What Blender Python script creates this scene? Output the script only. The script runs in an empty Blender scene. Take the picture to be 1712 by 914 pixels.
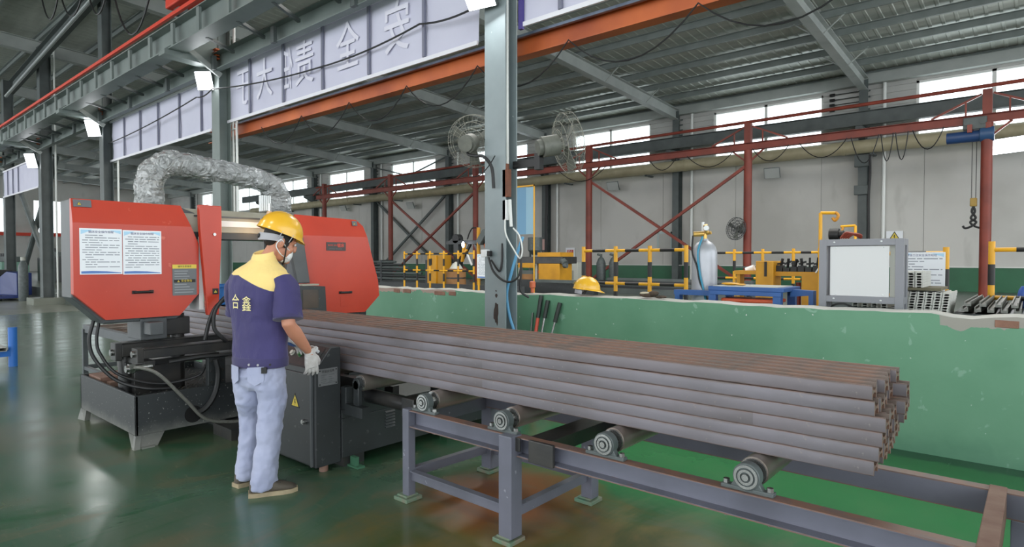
import bpy, math, random
from mathutils import Vector, Matrix, Quaternion
random.seed(7)
S = bpy.context.scene
COL = S.collection
# ---------------------------------------------------------------- camera
cd = bpy.data.cameras.new('camera'); cam = bpy.data.objects.new('camera', cd); COL.objects.link(cam)
cd.sensor_width = 36.0; cd.lens = 36.0 * 1028.0 / 1712.0; cd.clip_start = 0.05; cd.clip_end = 300
cam.location = (0, 0, 1.43); cam.rotation_euler = (math.radians(90 - 1.34), 0, math.radians(40.7))
S.camera = cam
# ---------------------------------------------------------------- world, lights, exposure
S.view_settings.view_transform = 'Standard'; S.view_settings.look = 'None'
S.view_settings.gamma = 1.0; S.view_settings.use_curve_mapping = False
S.view_settings.exposure = -0.18
W = bpy.data.worlds.new('overcast_sky'); S.world = W; W.use_nodes = True
bg = W.node_tree.nodes['Background']; bg.inputs[0].default_value = (0.92, 0.965, 1.0, 1); bg.inputs[1].default_value = 4.0
def area_lamp(name, loc, size, power, color=(1, 1, 1), rot=(0, 0, 0), spread=180):
    l = bpy.data.lights.new(name, 'AREA'); l.shape = 'RECTANGLE'; l.size = size[0]; l.size_y = size[1]
    l.energy = power; l.color = color; l.spread = math.radians(spread)
    o = bpy.data.objects.new(name, l); COL.objects.link(o); o.location = loc; o.rotation_euler = rot
    return o
# unseen area lamps added to light the near hall (above and behind the frame) and the far hall (between its rafters)
for i, (x, y) in enumerate([(-1.5, -2.5), (-7.5, -2.5), (-13.5, -2.5), (-20, -1), (-27, -1)]):
    area_lamp('unseen_hall_lamp', (x, y, 6.6), (1.2, 1.2), 120, (1.0, 0.98, 0.95))
for i, (x, y) in enumerate([(-1.5, 9), (-8, 9), (-14, 8.5), (-26.6, 7.7), (-36, 12), (-1.5, 12), (-5, 12), (-10.5, 10.5)]):
    area_lamp('unseen_hall_lamp', (x, y, 7.3), (1.3, 1.3) if i == 3 else (3.0, 3.0), 200, (1.0, 0.97, 0.92))  # small one gives the glare on the left floor; wide ones reflect faintly

# ---------------------------------------------------------------- helpers
def V(*a): return Vector(a if len(a) > 1 else a[0])
def lin(c):
    c = c / 255.0
    return c / 12.92 if c <= 0.04045 else ((c + 0.055) / 1.055) ** 2.4
def hexc(h):
    h = h.lstrip('#'); return tuple(lin(int(h[i:i + 2], 16)) for i in (0, 2, 4)) + (1.0,)

def frame_axes(d, up=(0, 0, 1)):
    d = V(d).normalized(); u = V(up)
    if abs(d.dot(u.normalized())) > 0.995: u = V(0, 1, 0) if abs(d.y) < 0.9 else V(1, 0, 0)
    s = d.cross(u).normalized(); u = s.cross(d).normalized()
    return d, s, u

class MB:
    def __init__(s): s.v = []; s.f = []
    def add(s, vs, fs):
        n = len(s.v); s.v += [tuple(v) for v in vs]; s.f += [tuple(i + n for i in f) for f in fs]; return s
    def box(s, x0, x1, y0, y1, z0, z1):
        vs = [(x, y, z) for z in (z0, z1) for y in (y0, y1) for x in (x0, x1)]
        return s.add(vs, [(0, 2, 3, 1), (4, 5, 7, 6), (0, 1, 5, 4), (2, 6, 7, 3), (0, 4, 6, 2), (1, 3, 7, 5)])
    def cbox(s, c, sz, rot=None):
        hx, hy, hz = sz[0] / 2, sz[1] / 2, sz[2] / 2
        R = rot if rot is not None else Matrix.Identity(3); c = V(c)
        vs = [c + R @ V(x, y, z) for z in (-hz, hz) for y in (-hy, hy) for x in (-hx, hx)]
        return s.add(vs, [(0, 2, 3, 1), (4, 5, 7, 6), (0, 1, 5, 4), (2, 6, 7, 3), (0, 4, 6, 2), (1, 3, 7, 5)])
    def bar(s, a, b, w, h, up=(0, 0, 1)):
        a = V(a); b = V(b); d, sd, u = frame_axes(b - a, up)
        vs = []
        for p in (a, b):
            for (i, j) in ((-1, -1), (1, -1), (1, 1), (-1, 1)): vs.append(p + sd * (i * w / 2) + u * (j * h / 2))
        return s.add(vs, [(3, 2, 1, 0), (4, 5, 6, 7), (0, 1, 5, 4), (1, 2, 6, 5), (2, 3, 7, 6), (3, 0, 4, 7)])
    def prof(s, a, b, poly, up=(0, 0, 1)):
        """extrude a 2-D outline (side, up) from a to b"""
        a = V(a); b = V(b); d, sd, u = frame_axes(b - a, up); n = len(poly)
        vs = [p + sd * q[0] + u * q[1] for p in (a, b) for q in poly]
        fs = [tuple(range(n - 1, -1, -1)), tuple(range(n, 2 * n))] + [(i, (i + 1) % n, (i + 1) % n + n, i + n) for i in range(n)]
        return s.add(vs, fs)
    def prism(s, pts, vec):
        n = len(pts); vec = V(vec); vs = [V(p) for p in pts] + [V(p) + vec for p in pts]
        return s.add(vs, [tuple(range(n)), tuple(range(2 * n - 1, n - 1, -1))] + [((i + 1) % n, i, i + n, (i + 1) % n + n) for i in range(n)])
    def cyl(s, a, b, r, n=14, r2=None, cap=True):
        a = V(a); b = V(b); r2 = r if r2 is None else r2; d, sd, u = frame_axes(b - a)
        vs = []
        for p, q in ((a, r), (b, r2)):
            for i in range(n):
                t = 2 * math.pi * i / n; vs.append(p + sd * (q * math.cos(t)) + u * (q * math.sin(t)))
        fs = [(i, (i + 1) % n, (i + 1) % n + n, i + n) for i in range(n)]
        if cap: fs += [tuple(range(n - 1, -1, -1)), tuple(range(n, 2 * n))]
        return s.add(vs, fs)
    def ring(s, c, ax, ro, ri, h, n=24):
        d, sd, u = frame_axes(ax); c = V(c); vs = []
        for (r, k) in ((ro, 0), (ro, h), (ri, h), (ri, 0)):
            for i in range(n):
                t = 2 * math.pi * i / n; vs.append(c + d * k + sd * (r * math.cos(t)) + u * (r * math.sin(t)))
        fs = []
        for k in range(4):
            for i in range(n):
                j = (i + 1) % n; k2 = (k + 1) % 4
                fs.append((k * n + i, k * n + j, k2 * n + j, k2 * n + i))
        return s.add(vs, fs)
    def tube(s, pts, r, n=8, closed=False):
        pts = [V(p) for p in pts]; m = len(pts); rs = r if isinstance(r, (list, tuple)) else [r] * m
        u = None; vs = []
        for k in range(m):
            if closed: d = pts[(k + 1) % m] - pts[k - 1]
            else: d = pts[min(k + 1, m - 1)] - pts[max(k - 1, 0)]
            d = d.normalized()
            if u is None: _, _, u = frame_axes(d)
            u = (u - d * u.dot(d)).normalized(); sd = d.cross(u)
            for i in range(n):
                t = 2 * math.pi * i / n; vs.append(pts[k] + sd * (rs[k] * math.cos(t)) + u * (rs[k] * math.sin(t)))
        fs = []
        for k in range(m if closed else m - 1):
            k2 = (k + 1) % m
            for i in range(n): fs.append((k * n + i, k * n + (i + 1) % n, k2 * n + (i + 1) % n, k2 * n + i))
        if not closed: fs += [tuple(range(n - 1, -1, -1)), tuple(range((m - 1) * n, m * n))]
        return s.add(vs, fs)
    def lathe(s, prof, c=(0, 0, 0), ax=(0, 0, 1), n=20):
        d, sd, u = frame_axes(ax); c = V(c); vs = []; m = len(prof)
        for (r, h) in prof:
            for i in range(n):
                t = 2 * math.pi * i / n; vs.append(c + d * h + sd * (r * math.cos(t)) + u * (r * math.sin(t)))
        fs = [(k * n + i, k * n + (i + 1) % n, (k + 1) * n + (i + 1) % n, (k + 1) * n + i) for k in range(m - 1) for i in range(n)]
        fs += [tuple(range(n - 1, -1, -1)), tuple(range((m - 1) * n, m * n))]
        return s.add(vs, fs)
    def ell(s, c, r, R=None, nu=16, nv=10, v0=-1.0, v1=1.0):
        c = V(c); R = R if R is not None else Matrix.Identity(3); vs = []
        for k in range(nv + 1):
            w = (v0 + (v1 - v0) * k / nv) * math.pi / 2
            for i in range(nu):
                t = 2 * math.pi * i / nu
                vs.append(c + R @ V(r[0] * math.cos(w) * math.cos(t), r[1] * math.cos(w) * math.sin(t), r[2] * math.sin(w)))
        fs = [(k * nu + i, k * nu + (i + 1) % nu, (k + 1) * nu + (i + 1) % nu, (k + 1) * nu + i) for k in range(nv) for i in range(nu)]
        fs += [tuple(range(nu - 1, -1, -1)), tuple(range(nv * nu, nv * nu + nu))]
        return s.add(vs, fs)
    def loft(s, secs, n=24, cap=True, p=2.0):
        """secs: list of (centre, side vector, front vector) - ellipse (superellipse power p) sections"""
        vs = []
        for (c, a, b) in secs:
            c = V(c); a = V(a); b = V(b)
            for i in range(n):
                t = 2 * math.pi * i / n; ct, st = math.cos(t), math.sin(t)
                vs.append(c + a * (math.copysign(abs(ct) ** (2 / p), ct)) + b * (math.copysign(abs(st) ** (2 / p), st)))
        m = len(secs)
        fs = [(k * n + i, k * n + (i + 1) % n, (k + 1) * n + (i + 1) % n, (k + 1) * n + i) for k in range(m - 1) for i in range(n)]
        if cap: fs += [tuple(range(n - 1, -1, -1)), tuple(range((m - 1) * n, m * n))]
        return s.add(vs, fs)
    def mesh(s, name, mt, off=(0, 0, 0), smooth=35):
        me = bpy.data.meshes.new(name); o = V(off)
        me.from_pydata([(v[0] - o.x, v[1] - o.y, v[2] - o.z) for v in s.v], [], s.f)
        if isinstance(mt, (list, tuple)):
            for m in mt: me.materials.append(m)
        elif mt: me.materials.append(mt)
        import bmesh
        bm = bmesh.new(); bm.from_mesh(me); bmesh.ops.recalc_face_normals(bm, faces=bm.faces); bm.to_mesh(me); bm.free()
        if smooth:
            me.shade_smooth(); me.set_sharp_from_angle(angle=math.radians(smooth))
        me.update(); return me
    def build(s, name, mt, parent=None, loc=None, smooth=35, bevel=0, label=None, kind=None):
        off = V(0, 0, 0)
        if parent is not None:
            p = parent
            while p is not None: off += V(p.location); p = p.parent
        elif loc is not None: off = V(loc)
        o = bpy.data.objects.new(name, s.mesh(name, mt, off, smooth)); COL.objects.link(o)
        if parent is not None: o.parent = parent
        elif loc is not None: o.location = loc
        if bevel:
            b = o.modifiers.new('edge', 'BEVEL'); b.width = bevel; b.segments = 2; b.limit_method = 'ANGLE'; b.angle_limit = math.radians(50)
        if label: o['label'] = label
        if kind: o['kind'] = kind
        return o

def tag(o, label, cat, group=None, kind=None):
    o['label'] = label; o['category'] = cat
    if group: o['group'] = group
    if kind: o['kind'] = kind
    return o
def thing(name, label, cat, loc=(0, 0, 0), group=None):
    o = bpy.data.objects.new(name, None); o.empty_display_size = 0.1; COL.objects.link(o); o.location = loc
    return tag(o, label, cat, group)
def dup(src, loc=None, label=None, group=None, rotz=None, parent=None):
    c = src.copy(); COL.objects.link(c)
    if loc is not None: c.location = loc
    if rotz is not None: c.rotation_euler = (0, 0, rotz)
    if label: c['label'] = label
    if group: c['group'] = group
    if parent is not None: c.parent = parent
    for ch in src.children: dup(ch, parent=c)
    return c
def struct(o, label=None):
    o['kind'] = 'structure'
    if label: o['label'] = label
    return o
def catenary(a, b, sag, n=12):
    a = V(a); b = V(b)
    return [a.lerp(b, i / n) - V(0, 0, sag * 4 * (i / n) * (1 - i / n)) for i in range(n + 1)]
def spline(pts, n=8):
    """Catmull-Rom through points"""
    P = [V(p) for p in pts]; P = [P[0] * 2 - P[1]] + P + [P[-1] * 2 - P[-2]]; out = []
    for k in range(1, len(P) - 2):
        for i in range(n):
            t = i / n; a, b, c, d = P[k - 1], P[k], P[k + 1], P[k + 2]
            out.append(0.5 * ((2 * b) + (c - a) * t + (2 * a - 5 * b + 4 * c - d) * t * t + (3 * b - a - 3 * c + d) * t ** 3))
    out.append(P[-2]); return out
def text(name, s, size, mt, parent, origin, right, up, depth=0.0005, mirror=False, align='CENTER', label=None, bold=0.0, sx=1.0):
    """flat lettering as mesh: origin = centre of the line, right / up = directions of reading in world space"""
    cu = bpy.data.curves.new(name, 'FONT'); cu.body = s; cu.size = size; cu.align_x = align; cu.align_y = 'CENTER'; cu.extrude = depth; cu.offset = bold
    cu.resolution_u = 3
    t = bpy.data.objects.new('tmp', cu); COL.objects.link(t)
    dg = bpy.context.evaluated_depsgraph_get(); me = bpy.data.meshes.new_from_object(t.evaluated_get(dg))
    bpy.data.objects.remove(t); bpy.data.curves.remove(cu)
    r = V(right).normalized(); u = V(up).normalized(); w = r.cross(u)
    M = Matrix(((r.x, u.x, w.x), (r.y, u.y, w.y), (r.z, u.z, w.z)))
    off = V(0, 0, 0); p = parent
    while p is not None: off += V(p.location); p = p.parent
    for v in me.vertices:
        c = v.co.copy(); c.x *= sx
        v.co = V(origin) + M @ c - off
    me.materials.clear(); me.materials.append(mt); me.shade_flat()
    o = bpy.data.objects.new(name, me); COL.objects.link(o); o.parent = parent
    if label: o['label'] = label
    return o

# ---------------------------------------------------------------- materials
MATS = {}
def mat(name, col, rough=0.5, metal=0.0, col2=None, scale=6.0, amount=0.5, bump=0.0, bscale=40.0, detail=5.0, spec=0.5, stretch=None,
        spots=None, sscale=30, sth=0.68, emit=None, estr=0.0, rvar=0.0, coat=0.0, sheen=0.0):
    if name in MATS: return MATS[name]
    m = bpy.data.materials.new(name); m.use_nodes = True; nt = m.node_tree; N = nt.nodes; L = nt.links
    b = N['Principled BSDF']; b.inputs['Base Color'].default_value = hexc(col); b.inputs['Roughness'].default_value = rough
    b.inputs['Metallic'].default_value = metal; b.inputs['Specular IOR Level'].default_value = spec
    b.inputs['Coat Weight'].default_value = coat; b.inputs['Coat Roughness'].default_value = 0.15; b.inputs['Sheen Weight'].default_value = sheen
    tc = N.new('ShaderNodeTexCoord'); src = tc.outputs['Object']
    if stretch:
        mp = N.new('ShaderNodeMapping'); mp.inputs['Scale'].default_value = stretch; L.new(src, mp.inputs[0]); src = mp.outputs[0]
    out = None
    if col2:
        n = N.new('ShaderNodeTexNoise'); n.inputs['Scale'].default_value = scale; n.inputs['Detail'].default_value = detail; L.new(src, n.inputs['Vector'])
        r = N.new('ShaderNodeValToRGB'); r.color_ramp.elements[0].position = max(0.0, 0.5 - 0.22); r.color_ramp.elements[1].position = 0.5 + 0.22
        a = hexc(col); c = hexc(col2); r.color_ramp.elements[0].color = a
        r.color_ramp.elements[1].color = tuple(a[i] + (c[i] - a[i]) * amount for i in range(3)) + (1,)
        L.new(n.outputs['Fac'], r.inputs[0]); out = r.outputs[0]
        if rvar:
            mr = N.new('ShaderNodeMapRange'); mr.inputs[1].default_value = 0.3; mr.inputs[2].default_value = 0.7
            mr.inputs[3].default_value = rough - rvar; mr.inputs[4].default_value = rough + rvar
            L.new(n.outputs['Fac'], mr.inputs[0]); L.new(mr.outputs[0], b.inputs['Roughness'])
    if spots:
        n2 = N.new('ShaderNodeTexNoise'); n2.inputs['Scale'].default_value = sscale; n2.inputs['Detail'].default_value = 3; L.new(src, n2.inputs['Vector'])
        r2 = N.new('ShaderNodeValToRGB'); r2.color_ramp.elements[0].position = sth; r2.color_ramp.elements[1].position = sth + 0.04
        L.new(n2.outputs['Fac'], r2.inputs[0])
        mx = N.new('ShaderNodeMix'); mx.data_type = 'RGBA'; L.new(r2.outputs[0], mx.inputs['Factor'])
        if out: L.new(out, mx.inputs[6])
        else: mx.inputs[6].default_value = hexc(col)
        mx.inputs[7].default_value = hexc(spots); out = mx.outputs[2]
    if out: L.new(out, b.inputs['Base Color'])
    if bump:
        n3 = N.new('ShaderNodeTexNoise'); n3.inputs['Scale'].default_value = bscale; n3.inputs['Detail'].default_value = 4; L.new(src, n3.inputs['Vector'])
        bp = N.new('ShaderNodeBump'); bp.inputs['Strength'].default_value = bump; bp.inputs['Distance'].default_value = 0.01
        L.new(n3.outputs['Fac'], bp.inputs['Height']); L.new(bp.outputs[0], b.inputs['Normal'])
    if emit:
        b.inputs['Emission Color'].default_value = hexc(emit); b.inputs['Emission Strength'].default_value = estr
    MATS[name] = m; return m

class NG:
    """tiny node-graph writer for the few hand-made surfaces"""
    def __init__(s, name):
        s.m = bpy.data.materials.new(name); s.m.use_nodes = True; s.nt = s.m.node_tree; s.N = s.nt.nodes; s.L = s.nt.links
        s.b = s.N['Principled BSDF']; s.tc = s.N.new('ShaderNodeTexCoord'); s.obj = s.tc.outputs['Object']
        sp = s.N.new('ShaderNodeSeparateXYZ'); s.L.new(s.obj, sp.inputs[0]); s.x, s.y, s.z = sp.outputs
    def put(s, sock, v):
        if isinstance(v, (int, float)): sock.default_value = v
        elif isinstance(v, str): sock.default_value = hexc(v)
        elif isinstance(v, tuple): sock.default_value = v
        else: s.L.new(v, sock)
    def math(s, op, a, b=0.0, c=0.0):
        n = s.N.new('ShaderNodeMath'); n.operation = op
        for i, q in enumerate((a, b, c)): s.put(n.inputs[i], q)
        return n.outputs[0]
    def noise(s, scale, detail=4.0, vec=None, stretch=None, dist=0.0, rough=0.5):
        n = s.N.new('ShaderNodeTexNoise'); n.inputs['Scale'].default_value = scale; n.inputs['Detail'].default_value = detail
        n.inputs['Distortion'].default_value = dist; n.inputs['Roughness'].default_value = rough
        v = vec or s.obj
        if stretch:
            mp = s.N.new('ShaderNodeMapping'); mp.inputs['Scale'].default_value = stretch; s.L.new(v, mp.inputs[0]); v = mp.outputs[0]
        s.L.new(v, n.inputs['Vector']); return n.outputs['Fac']
    def step(s, v, a, b):
        n = s.N.new('ShaderNodeMapRange'); n.interpolation_type = 'SMOOTHSTEP'; s.put(n.inputs[0], v)
        n.inputs[1].default_value = a; n.inputs[2].default_value = b; return n.outputs[0]
    def mix(s, f, a, b):
        n = s.N.new('ShaderNodeMix'); n.data_type = 'RGBA'; s.put(n.inputs['Factor'], f); s.put(n.inputs[6], a); s.put(n.inputs[7], b); return n.outputs[2]
    def bump(s, h, strength=0.3, dist=0.01):
        n = s.N.new('ShaderNodeBump'); n.inputs['Strength'].default_value = strength; n.inputs['Distance'].default_value = dist
        s.L.new(h, n.inputs['Height']); s.L.new(n.outputs[0], s.b.inputs['Normal'])
    def out(s, col=None, rough=None, metal=None):
        if col is not None: s.put(s.b.inputs['Base Color'], col)
        if rough is not None: s.put(s.b.inputs['Roughness'], rough)
        if metal is not None: s.put(s.b.inputs['Metallic'], metal)
        return s.m

# epoxy floor
g = NG('green_epoxy_floor')
n1 = g.noise(0.5, 6, dist=0.6); n2 = g.noise(1.7, 5, stretch=(1, 1.7, 1), dist=1.2); n3 = g.noise(9, 5, stretch=(1, 3, 1)); n4 = g.noise(0.16, 3)
n5 = g.noise(0.9, 8, stretch=(1.6, 0.7, 1), dist=1.6, rough=0.62)
c = g.mix(g.step(n2, 0.36, 0.68), '#2b563d', '#4d5b45')
c = g.mix(g.math('MULTIPLY', g.step(n1, 0.42, 0.62), 0.7), c, '#45604f')
c = g.mix(g.math('MULTIPLY', g.step(n5, 0.52, 0.66), 0.6), c, '#5a5c46')
c = g.mix(g.math('MULTIPLY', g.step(n5, 0.46, 0.36), 0.6), c, '#1f5535')
c = g.mix(g.math('MULTIPLY', g.step(n3, 0.55, 0.8), 0.25), c, '#6b6d5a')
# cleaner bright green strip between the roller stand and the parapet, ochre dirt under the stand
cl = g.math('MULTIPLY', g.step(g.math('ADD', g.y, g.math('MULTIPLY', n1, 0.8)), 3.2, 3.9), g.step(g.x, -3.6, -2.6))
c = g.mix(g.math('MULTIPLY', cl, 0.85), c, '#2c7a40')
dx = g.math('SUBTRACT', g.x, -1.55); dy = g.math('SUBTRACT', g.y, 2.15)
rr = g.math('SQRT', g.math('ADD', g.math('MULTIPLY', g.math('MULTIPLY', dx, dx), 0.55), g.math('MULTIPLY', dy, dy)))
dirt = g.math('SUBTRACT', 1.0, g.step(g.math('ADD', rr, g.math('MULTIPLY', n2, 0.9)), 0.95, 1.65))
c = g.mix(g.math('MULTIPLY', dirt, 0.8), c, g.mix(g.step(n5, 0.4, 0.62), '#54552c', '#6e5f2c'))
dx2 = g.math('SUBTRACT', g.x, -2.45); dy2 = g.math('SUBTRACT', g.y, 2.75)
rr2 = g.math('SQRT', g.math('ADD', g.math('MULTIPLY', dx2, dx2), g.math('MULTIPLY', dy2, dy2)))
rust = g.math('SUBTRACT', 1.0, g.step(g.math('ADD', rr2, g.math('MULTIPLY', n2, 0.7)), 0.55, 1.05))
c = g.mix(g.math('MULTIPLY', rust, 0.85), c, '#834a1c')
# dark brush edge where floor paint meets the parapet
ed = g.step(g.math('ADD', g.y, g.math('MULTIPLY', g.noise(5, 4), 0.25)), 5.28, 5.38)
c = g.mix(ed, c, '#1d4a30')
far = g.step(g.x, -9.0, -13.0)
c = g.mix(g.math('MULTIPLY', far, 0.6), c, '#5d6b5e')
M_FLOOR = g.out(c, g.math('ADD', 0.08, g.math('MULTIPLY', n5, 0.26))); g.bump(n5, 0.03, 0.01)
g.b.inputs['Specular IOR Level'].default_value = 0.55
M_FLOOR2 = mat('grey_aisle_paint', '#85897f', 0.3, col2='#74786c', scale=1.5, amount=1, spec=0.5)
M_FLOOR3 = mat('far_hall_floor', '#4b5450', 0.35, col2='#5c645c', scale=0.8, amount=1)
# parapet plaster
g = NG('mint_parapet_paint')
n1 = g.noise(1.2, 6); n2 = g.noise(7, 6, dist=0.5); n3 = g.noise(24, 3)
c = g.mix(g.step(n1, 0.35, 0.7), '#588b6d', '#68987b')
c = g.mix(g.math('MULTIPLY', g.step(n2, 0.66, 0.69), 0.6), c, '#8db09d')
c = g.mix(g.step(n3, 0.735, 0.75), c, '#c9cfc8')
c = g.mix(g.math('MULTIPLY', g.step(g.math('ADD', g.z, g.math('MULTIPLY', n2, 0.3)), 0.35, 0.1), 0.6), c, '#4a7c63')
def patch(x0, x1, z0, z1, soft=0.16, nz=None):
    a = g.math('MULTIPLY', g.step(g.x, x0, x0 + soft), g.step(g.x, x1, x1 - soft)); b = g.step(g.math('ADD', g.z, g.math('MULTIPLY', g.math('SUBTRACT', g.noise(6, 4), 0.5), 0.22)), z0, z0 + 0.02)
    return g.step(g.math('MULTIPLY', g.math('MULTIPLY', a, b), g.math('ADD', 0.5, n2)), 0.38, 0.44)
c = g.mix(patch(-0.62, 0.6, 0.955, 1.1), c, '#99958d')
c = g.mix(patch(-0.4, -0.02, 0.955, 1.1, 0.1), c, '#99958d')
c = g.mix(patch(-7.6, -5.4, 0.98, 1.1, 0.4), c, '#a0897c')
ge = g.N.new('ShaderNodeNewGeometry'); sn = g.N.new('ShaderNodeSeparateXYZ'); g.L.new(ge.outputs['Normal'], sn.inputs[0])
tp = g.step(sn.outputs[2], 0.25, 0.5)
c = g.mix(tp, c, '#b3b4ae')
M_PARAPET = g.out(c, 0.55); g.bump(n2, 0.25, 0.01)
# far wall
g = NG('white_concrete_panel')
n1 = g.noise(0.35, 5); n2 = g.noise(1.6, 6, stretch=(1, 1, 0.35))
c = g.mix(g.step(n1, 0.4, 0.65), '#c6c5c0', '#b4b3ad'); c = g.mix(g.math('MULTIPLY', g.step(n2, 0.6, 0.75), 0.4), c, '#9b9a94')
M_WALL = g.out(c, 0.7)
M_SIDING = mat('white_siding', '#b5b5b1', 0.55, col2='#a3a4a0', scale=1, amount=1)
M_WAIN = mat('green_wainscot', '#2d6b49', 0.45, col2='#255a3d', scale=1.3, amount=1)
M_SHEET = mat('roof_sheet', '#bfc4bb', 0.4, 0.25, col2='#a9aea6', scale=0.9, amount=1, stretch=(1, 6, 1), bump=0.12, bscale=3)
M_PURLIN = mat('grey_purlin', '#858d8a', 0.5, col2='#747c79', scale=2, amount=1)
M_RAFTER = mat('grey_rafter', '#a5aaa6', 0.5, col2='#949a96', scale=2, amount=1)
M_COLUMN = mat('grey_column_paint', '#8b9799', 0.45, col2='#7d898b', scale=3, amount=1, spots='#c4ccce', sscale=16, sth=0.735)
M_DARKCOL = mat('dark_grey_steel', '#596160', 0.5, col2='#474e4d', scale=2.5, amount=1)
M_GIRDER = mat('crane_girder_grey', '#7f8a86', 0.5, col2='#6c7673', scale=1.5, amount=1)
M_ORANGE = mat('orange_beam_paint', '#cc6a2c', 0.5, col2='#98441f', scale=1.2, amount=1)
M_RED = mat('red_oxide_paint', '#8c3b2a', 0.5, col2='#6f2d20', scale=2, amount=1)
M_REDB = mat('bright_red_rail', '#d8412a', 0.45)
M_WHITEPIPE = mat('white_pvc', '#d7dad6', 0.4)
M_BLACK = mat('black_rubber', '#1b1c1d', 0.5)
M_BEIGE = mat('beige_pipe', '#b4ac8f', 0.5, col2='#a39b7e', scale=3, amount=1)
M_FRAMEW = mat('white_window_frame', '#d9dad6', 0.5)
gl = bpy.data.materials.new('window_glass'); gl.use_nodes = True; nt = gl.node_tree; nt.nodes.clear()
o_ = nt.nodes.new('ShaderNodeOutputMaterial'); t_ = nt.nodes.new('ShaderNodeBsdfTransparent'); t_.inputs[0].default_value = (0.94, 0.97, 0.97, 1)
gs = nt.nodes.new('ShaderNodeBsdfGlossy'); gs.inputs['Roughness'].default_value = 0.05; mx = nt.nodes.new('ShaderNodeMixShader'); mx.inputs[0].default_value = 0.06
nt.links.new(t_.outputs[0], mx.inputs[1]); nt.links.new(gs.outputs[0], mx.inputs[2]); nt.links.new(mx.outputs[0], o_.inputs[0])
M_GLASS = gl
def lamp_mat(name, col, s): return mat(name, '#ffffff', 0.4, emit=col, estr=s)
M_LIT = lamp_mat('lit_led_panel', '#f4f9ff', 5)
# ================================================================ STRUCTURE
ZF = 0.45                                   # far hall floor level
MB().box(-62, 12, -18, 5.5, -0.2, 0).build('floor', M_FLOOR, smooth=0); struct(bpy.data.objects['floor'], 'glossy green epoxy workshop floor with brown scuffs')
struct(MB().box(-28.2, -20.1, -18, 5.5, 0, 0.006).build('floor_aisle', M_FLOOR2, smooth=0), 'pale grey cross aisle painted over the green floor')
struct(MB().box(-62, 12, 5.5, 23.2, -0.2, ZF).build('floor_far_hall', M_FLOOR3, smooth=0), 'grey floor of the raised hall behind the parapet')
# parapet with a chipped, uneven top edge
m = MB(); xs = [-15.6 + 0.12 * i for i in range(int((3.2 + 15.6) / 0.12) + 1)]; rnd = random.Random(3); prof = []
h = 0
for x in xs:
    h = h * 0.6 + rnd.uniform(-0.012, 0.006); dz = h
    if -0.55 < x < -0.25: dz -= 0.012
    prof.append(1.045 + dz)
vs = []; fs = []
for x, z in zip(xs, prof):
    e = rnd.uniform(0, 0.012)
    vs += [(x, 5.38, 0), (x, 5.38, z - 0.007), (x, 5.385 + e, z), (x, 5.57, z + 0.004), (x, 5.58, z - 0.03), (x, 5.58, 0)]
k = 6
for i in range(len(xs) - 1):
    for j in range(k): fs.append((i * k + j, i * k + (j + 1) % k, (i + 1) * k + (j + 1) % k, (i + 1) * k + j))
fs += [tuple(range(k)), tuple((len(xs) - 1) * k + j for j in range(k))]
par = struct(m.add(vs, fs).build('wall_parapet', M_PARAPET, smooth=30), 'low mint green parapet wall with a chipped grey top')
# bricks laid bare in the two broken places of the parapet
M_BRICK = mat('bare_brick', '#96705f', 0.85, col2='#7c5a4c', scale=12, amount=1, bump=0.4)
bk = None
for (x, z, w) in ((-0.17, 0.985, 0.13), (-6.72, 0.995, 0.13), (-6.5, 1.0, 0.16), (-5.85, 0.992, 0.2), (-5.62, 0.995, 0.13)):
    b = MB().cbox((x, 5.384, z), (w, 0.02, 0.05), Matrix.Rotation(rnd.uniform(-.05, .05), 3, 'Y')).build('brick', M_BRICK, par, bevel=0.004)
# far wall: panels and siding leave openings for the windows
WX = [-7.65 + 6.53 * k for k in range(-7, 3)]         # window centres
WW, WZ0, WZ1 = 3.85, 5.2, 7.02
wb = thing('wall_back', 'long white far wall with a green wainscot', 'wall', (0, 23, ZF)); del wb['category']; wb['kind'] = 'structure'
mm = MB(); lo = -62.0
for i in range(25):
    x0 = -62 + i * 2.96; mm.box(x0 + 0.008, x0 + 2.952, 23, 23.2, ZF + 0.72, 4.95)
    pan = mm.build('wall_panel', M_WALL, wb, smooth=0); mm = MB()
MB().box(-62, 12, 23.02, 23.2, ZF, 5.0).build('panel_backing', M_SIDING, wb, smooth=0)
MB().box(-62, 12, 22.975, 23.2, ZF, ZF + 0.72).build('wainscot', M_WAIN, wb, smooth=0)
MB().box(-62, 12, 22.955, 23.0, ZF + 0.72, ZF + 0.75).build('wainscot_rail', M_FRAMEW, wb, smooth=0)
m = MB(); edges = [-62] + [q for c in WX for q in (c - WW / 2, c + WW / 2)] + [12]
def ribs(m, x0, x1, z0, z1):
    m.box(x0, x1, 23.0, 23.2, z0, z1); z = z0 + 0.02
    while z < z1 - 0.06: m.box(x0, x1, 22.965, 23.0, z, z + 0.14); z += 0.2
for i in range(0, len(edges), 2): ribs(m, edges[i], edges[i + 1], 4.95, 7.6)
for c in WX: ribs(m, c - WW / 2, c + WW / 2, 4.95, WZ0); ribs(m, c - WW / 2, c + WW / 2, WZ1, 7.6)
m.build('siding', M_SIDING, wb, smooth=0)
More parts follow.
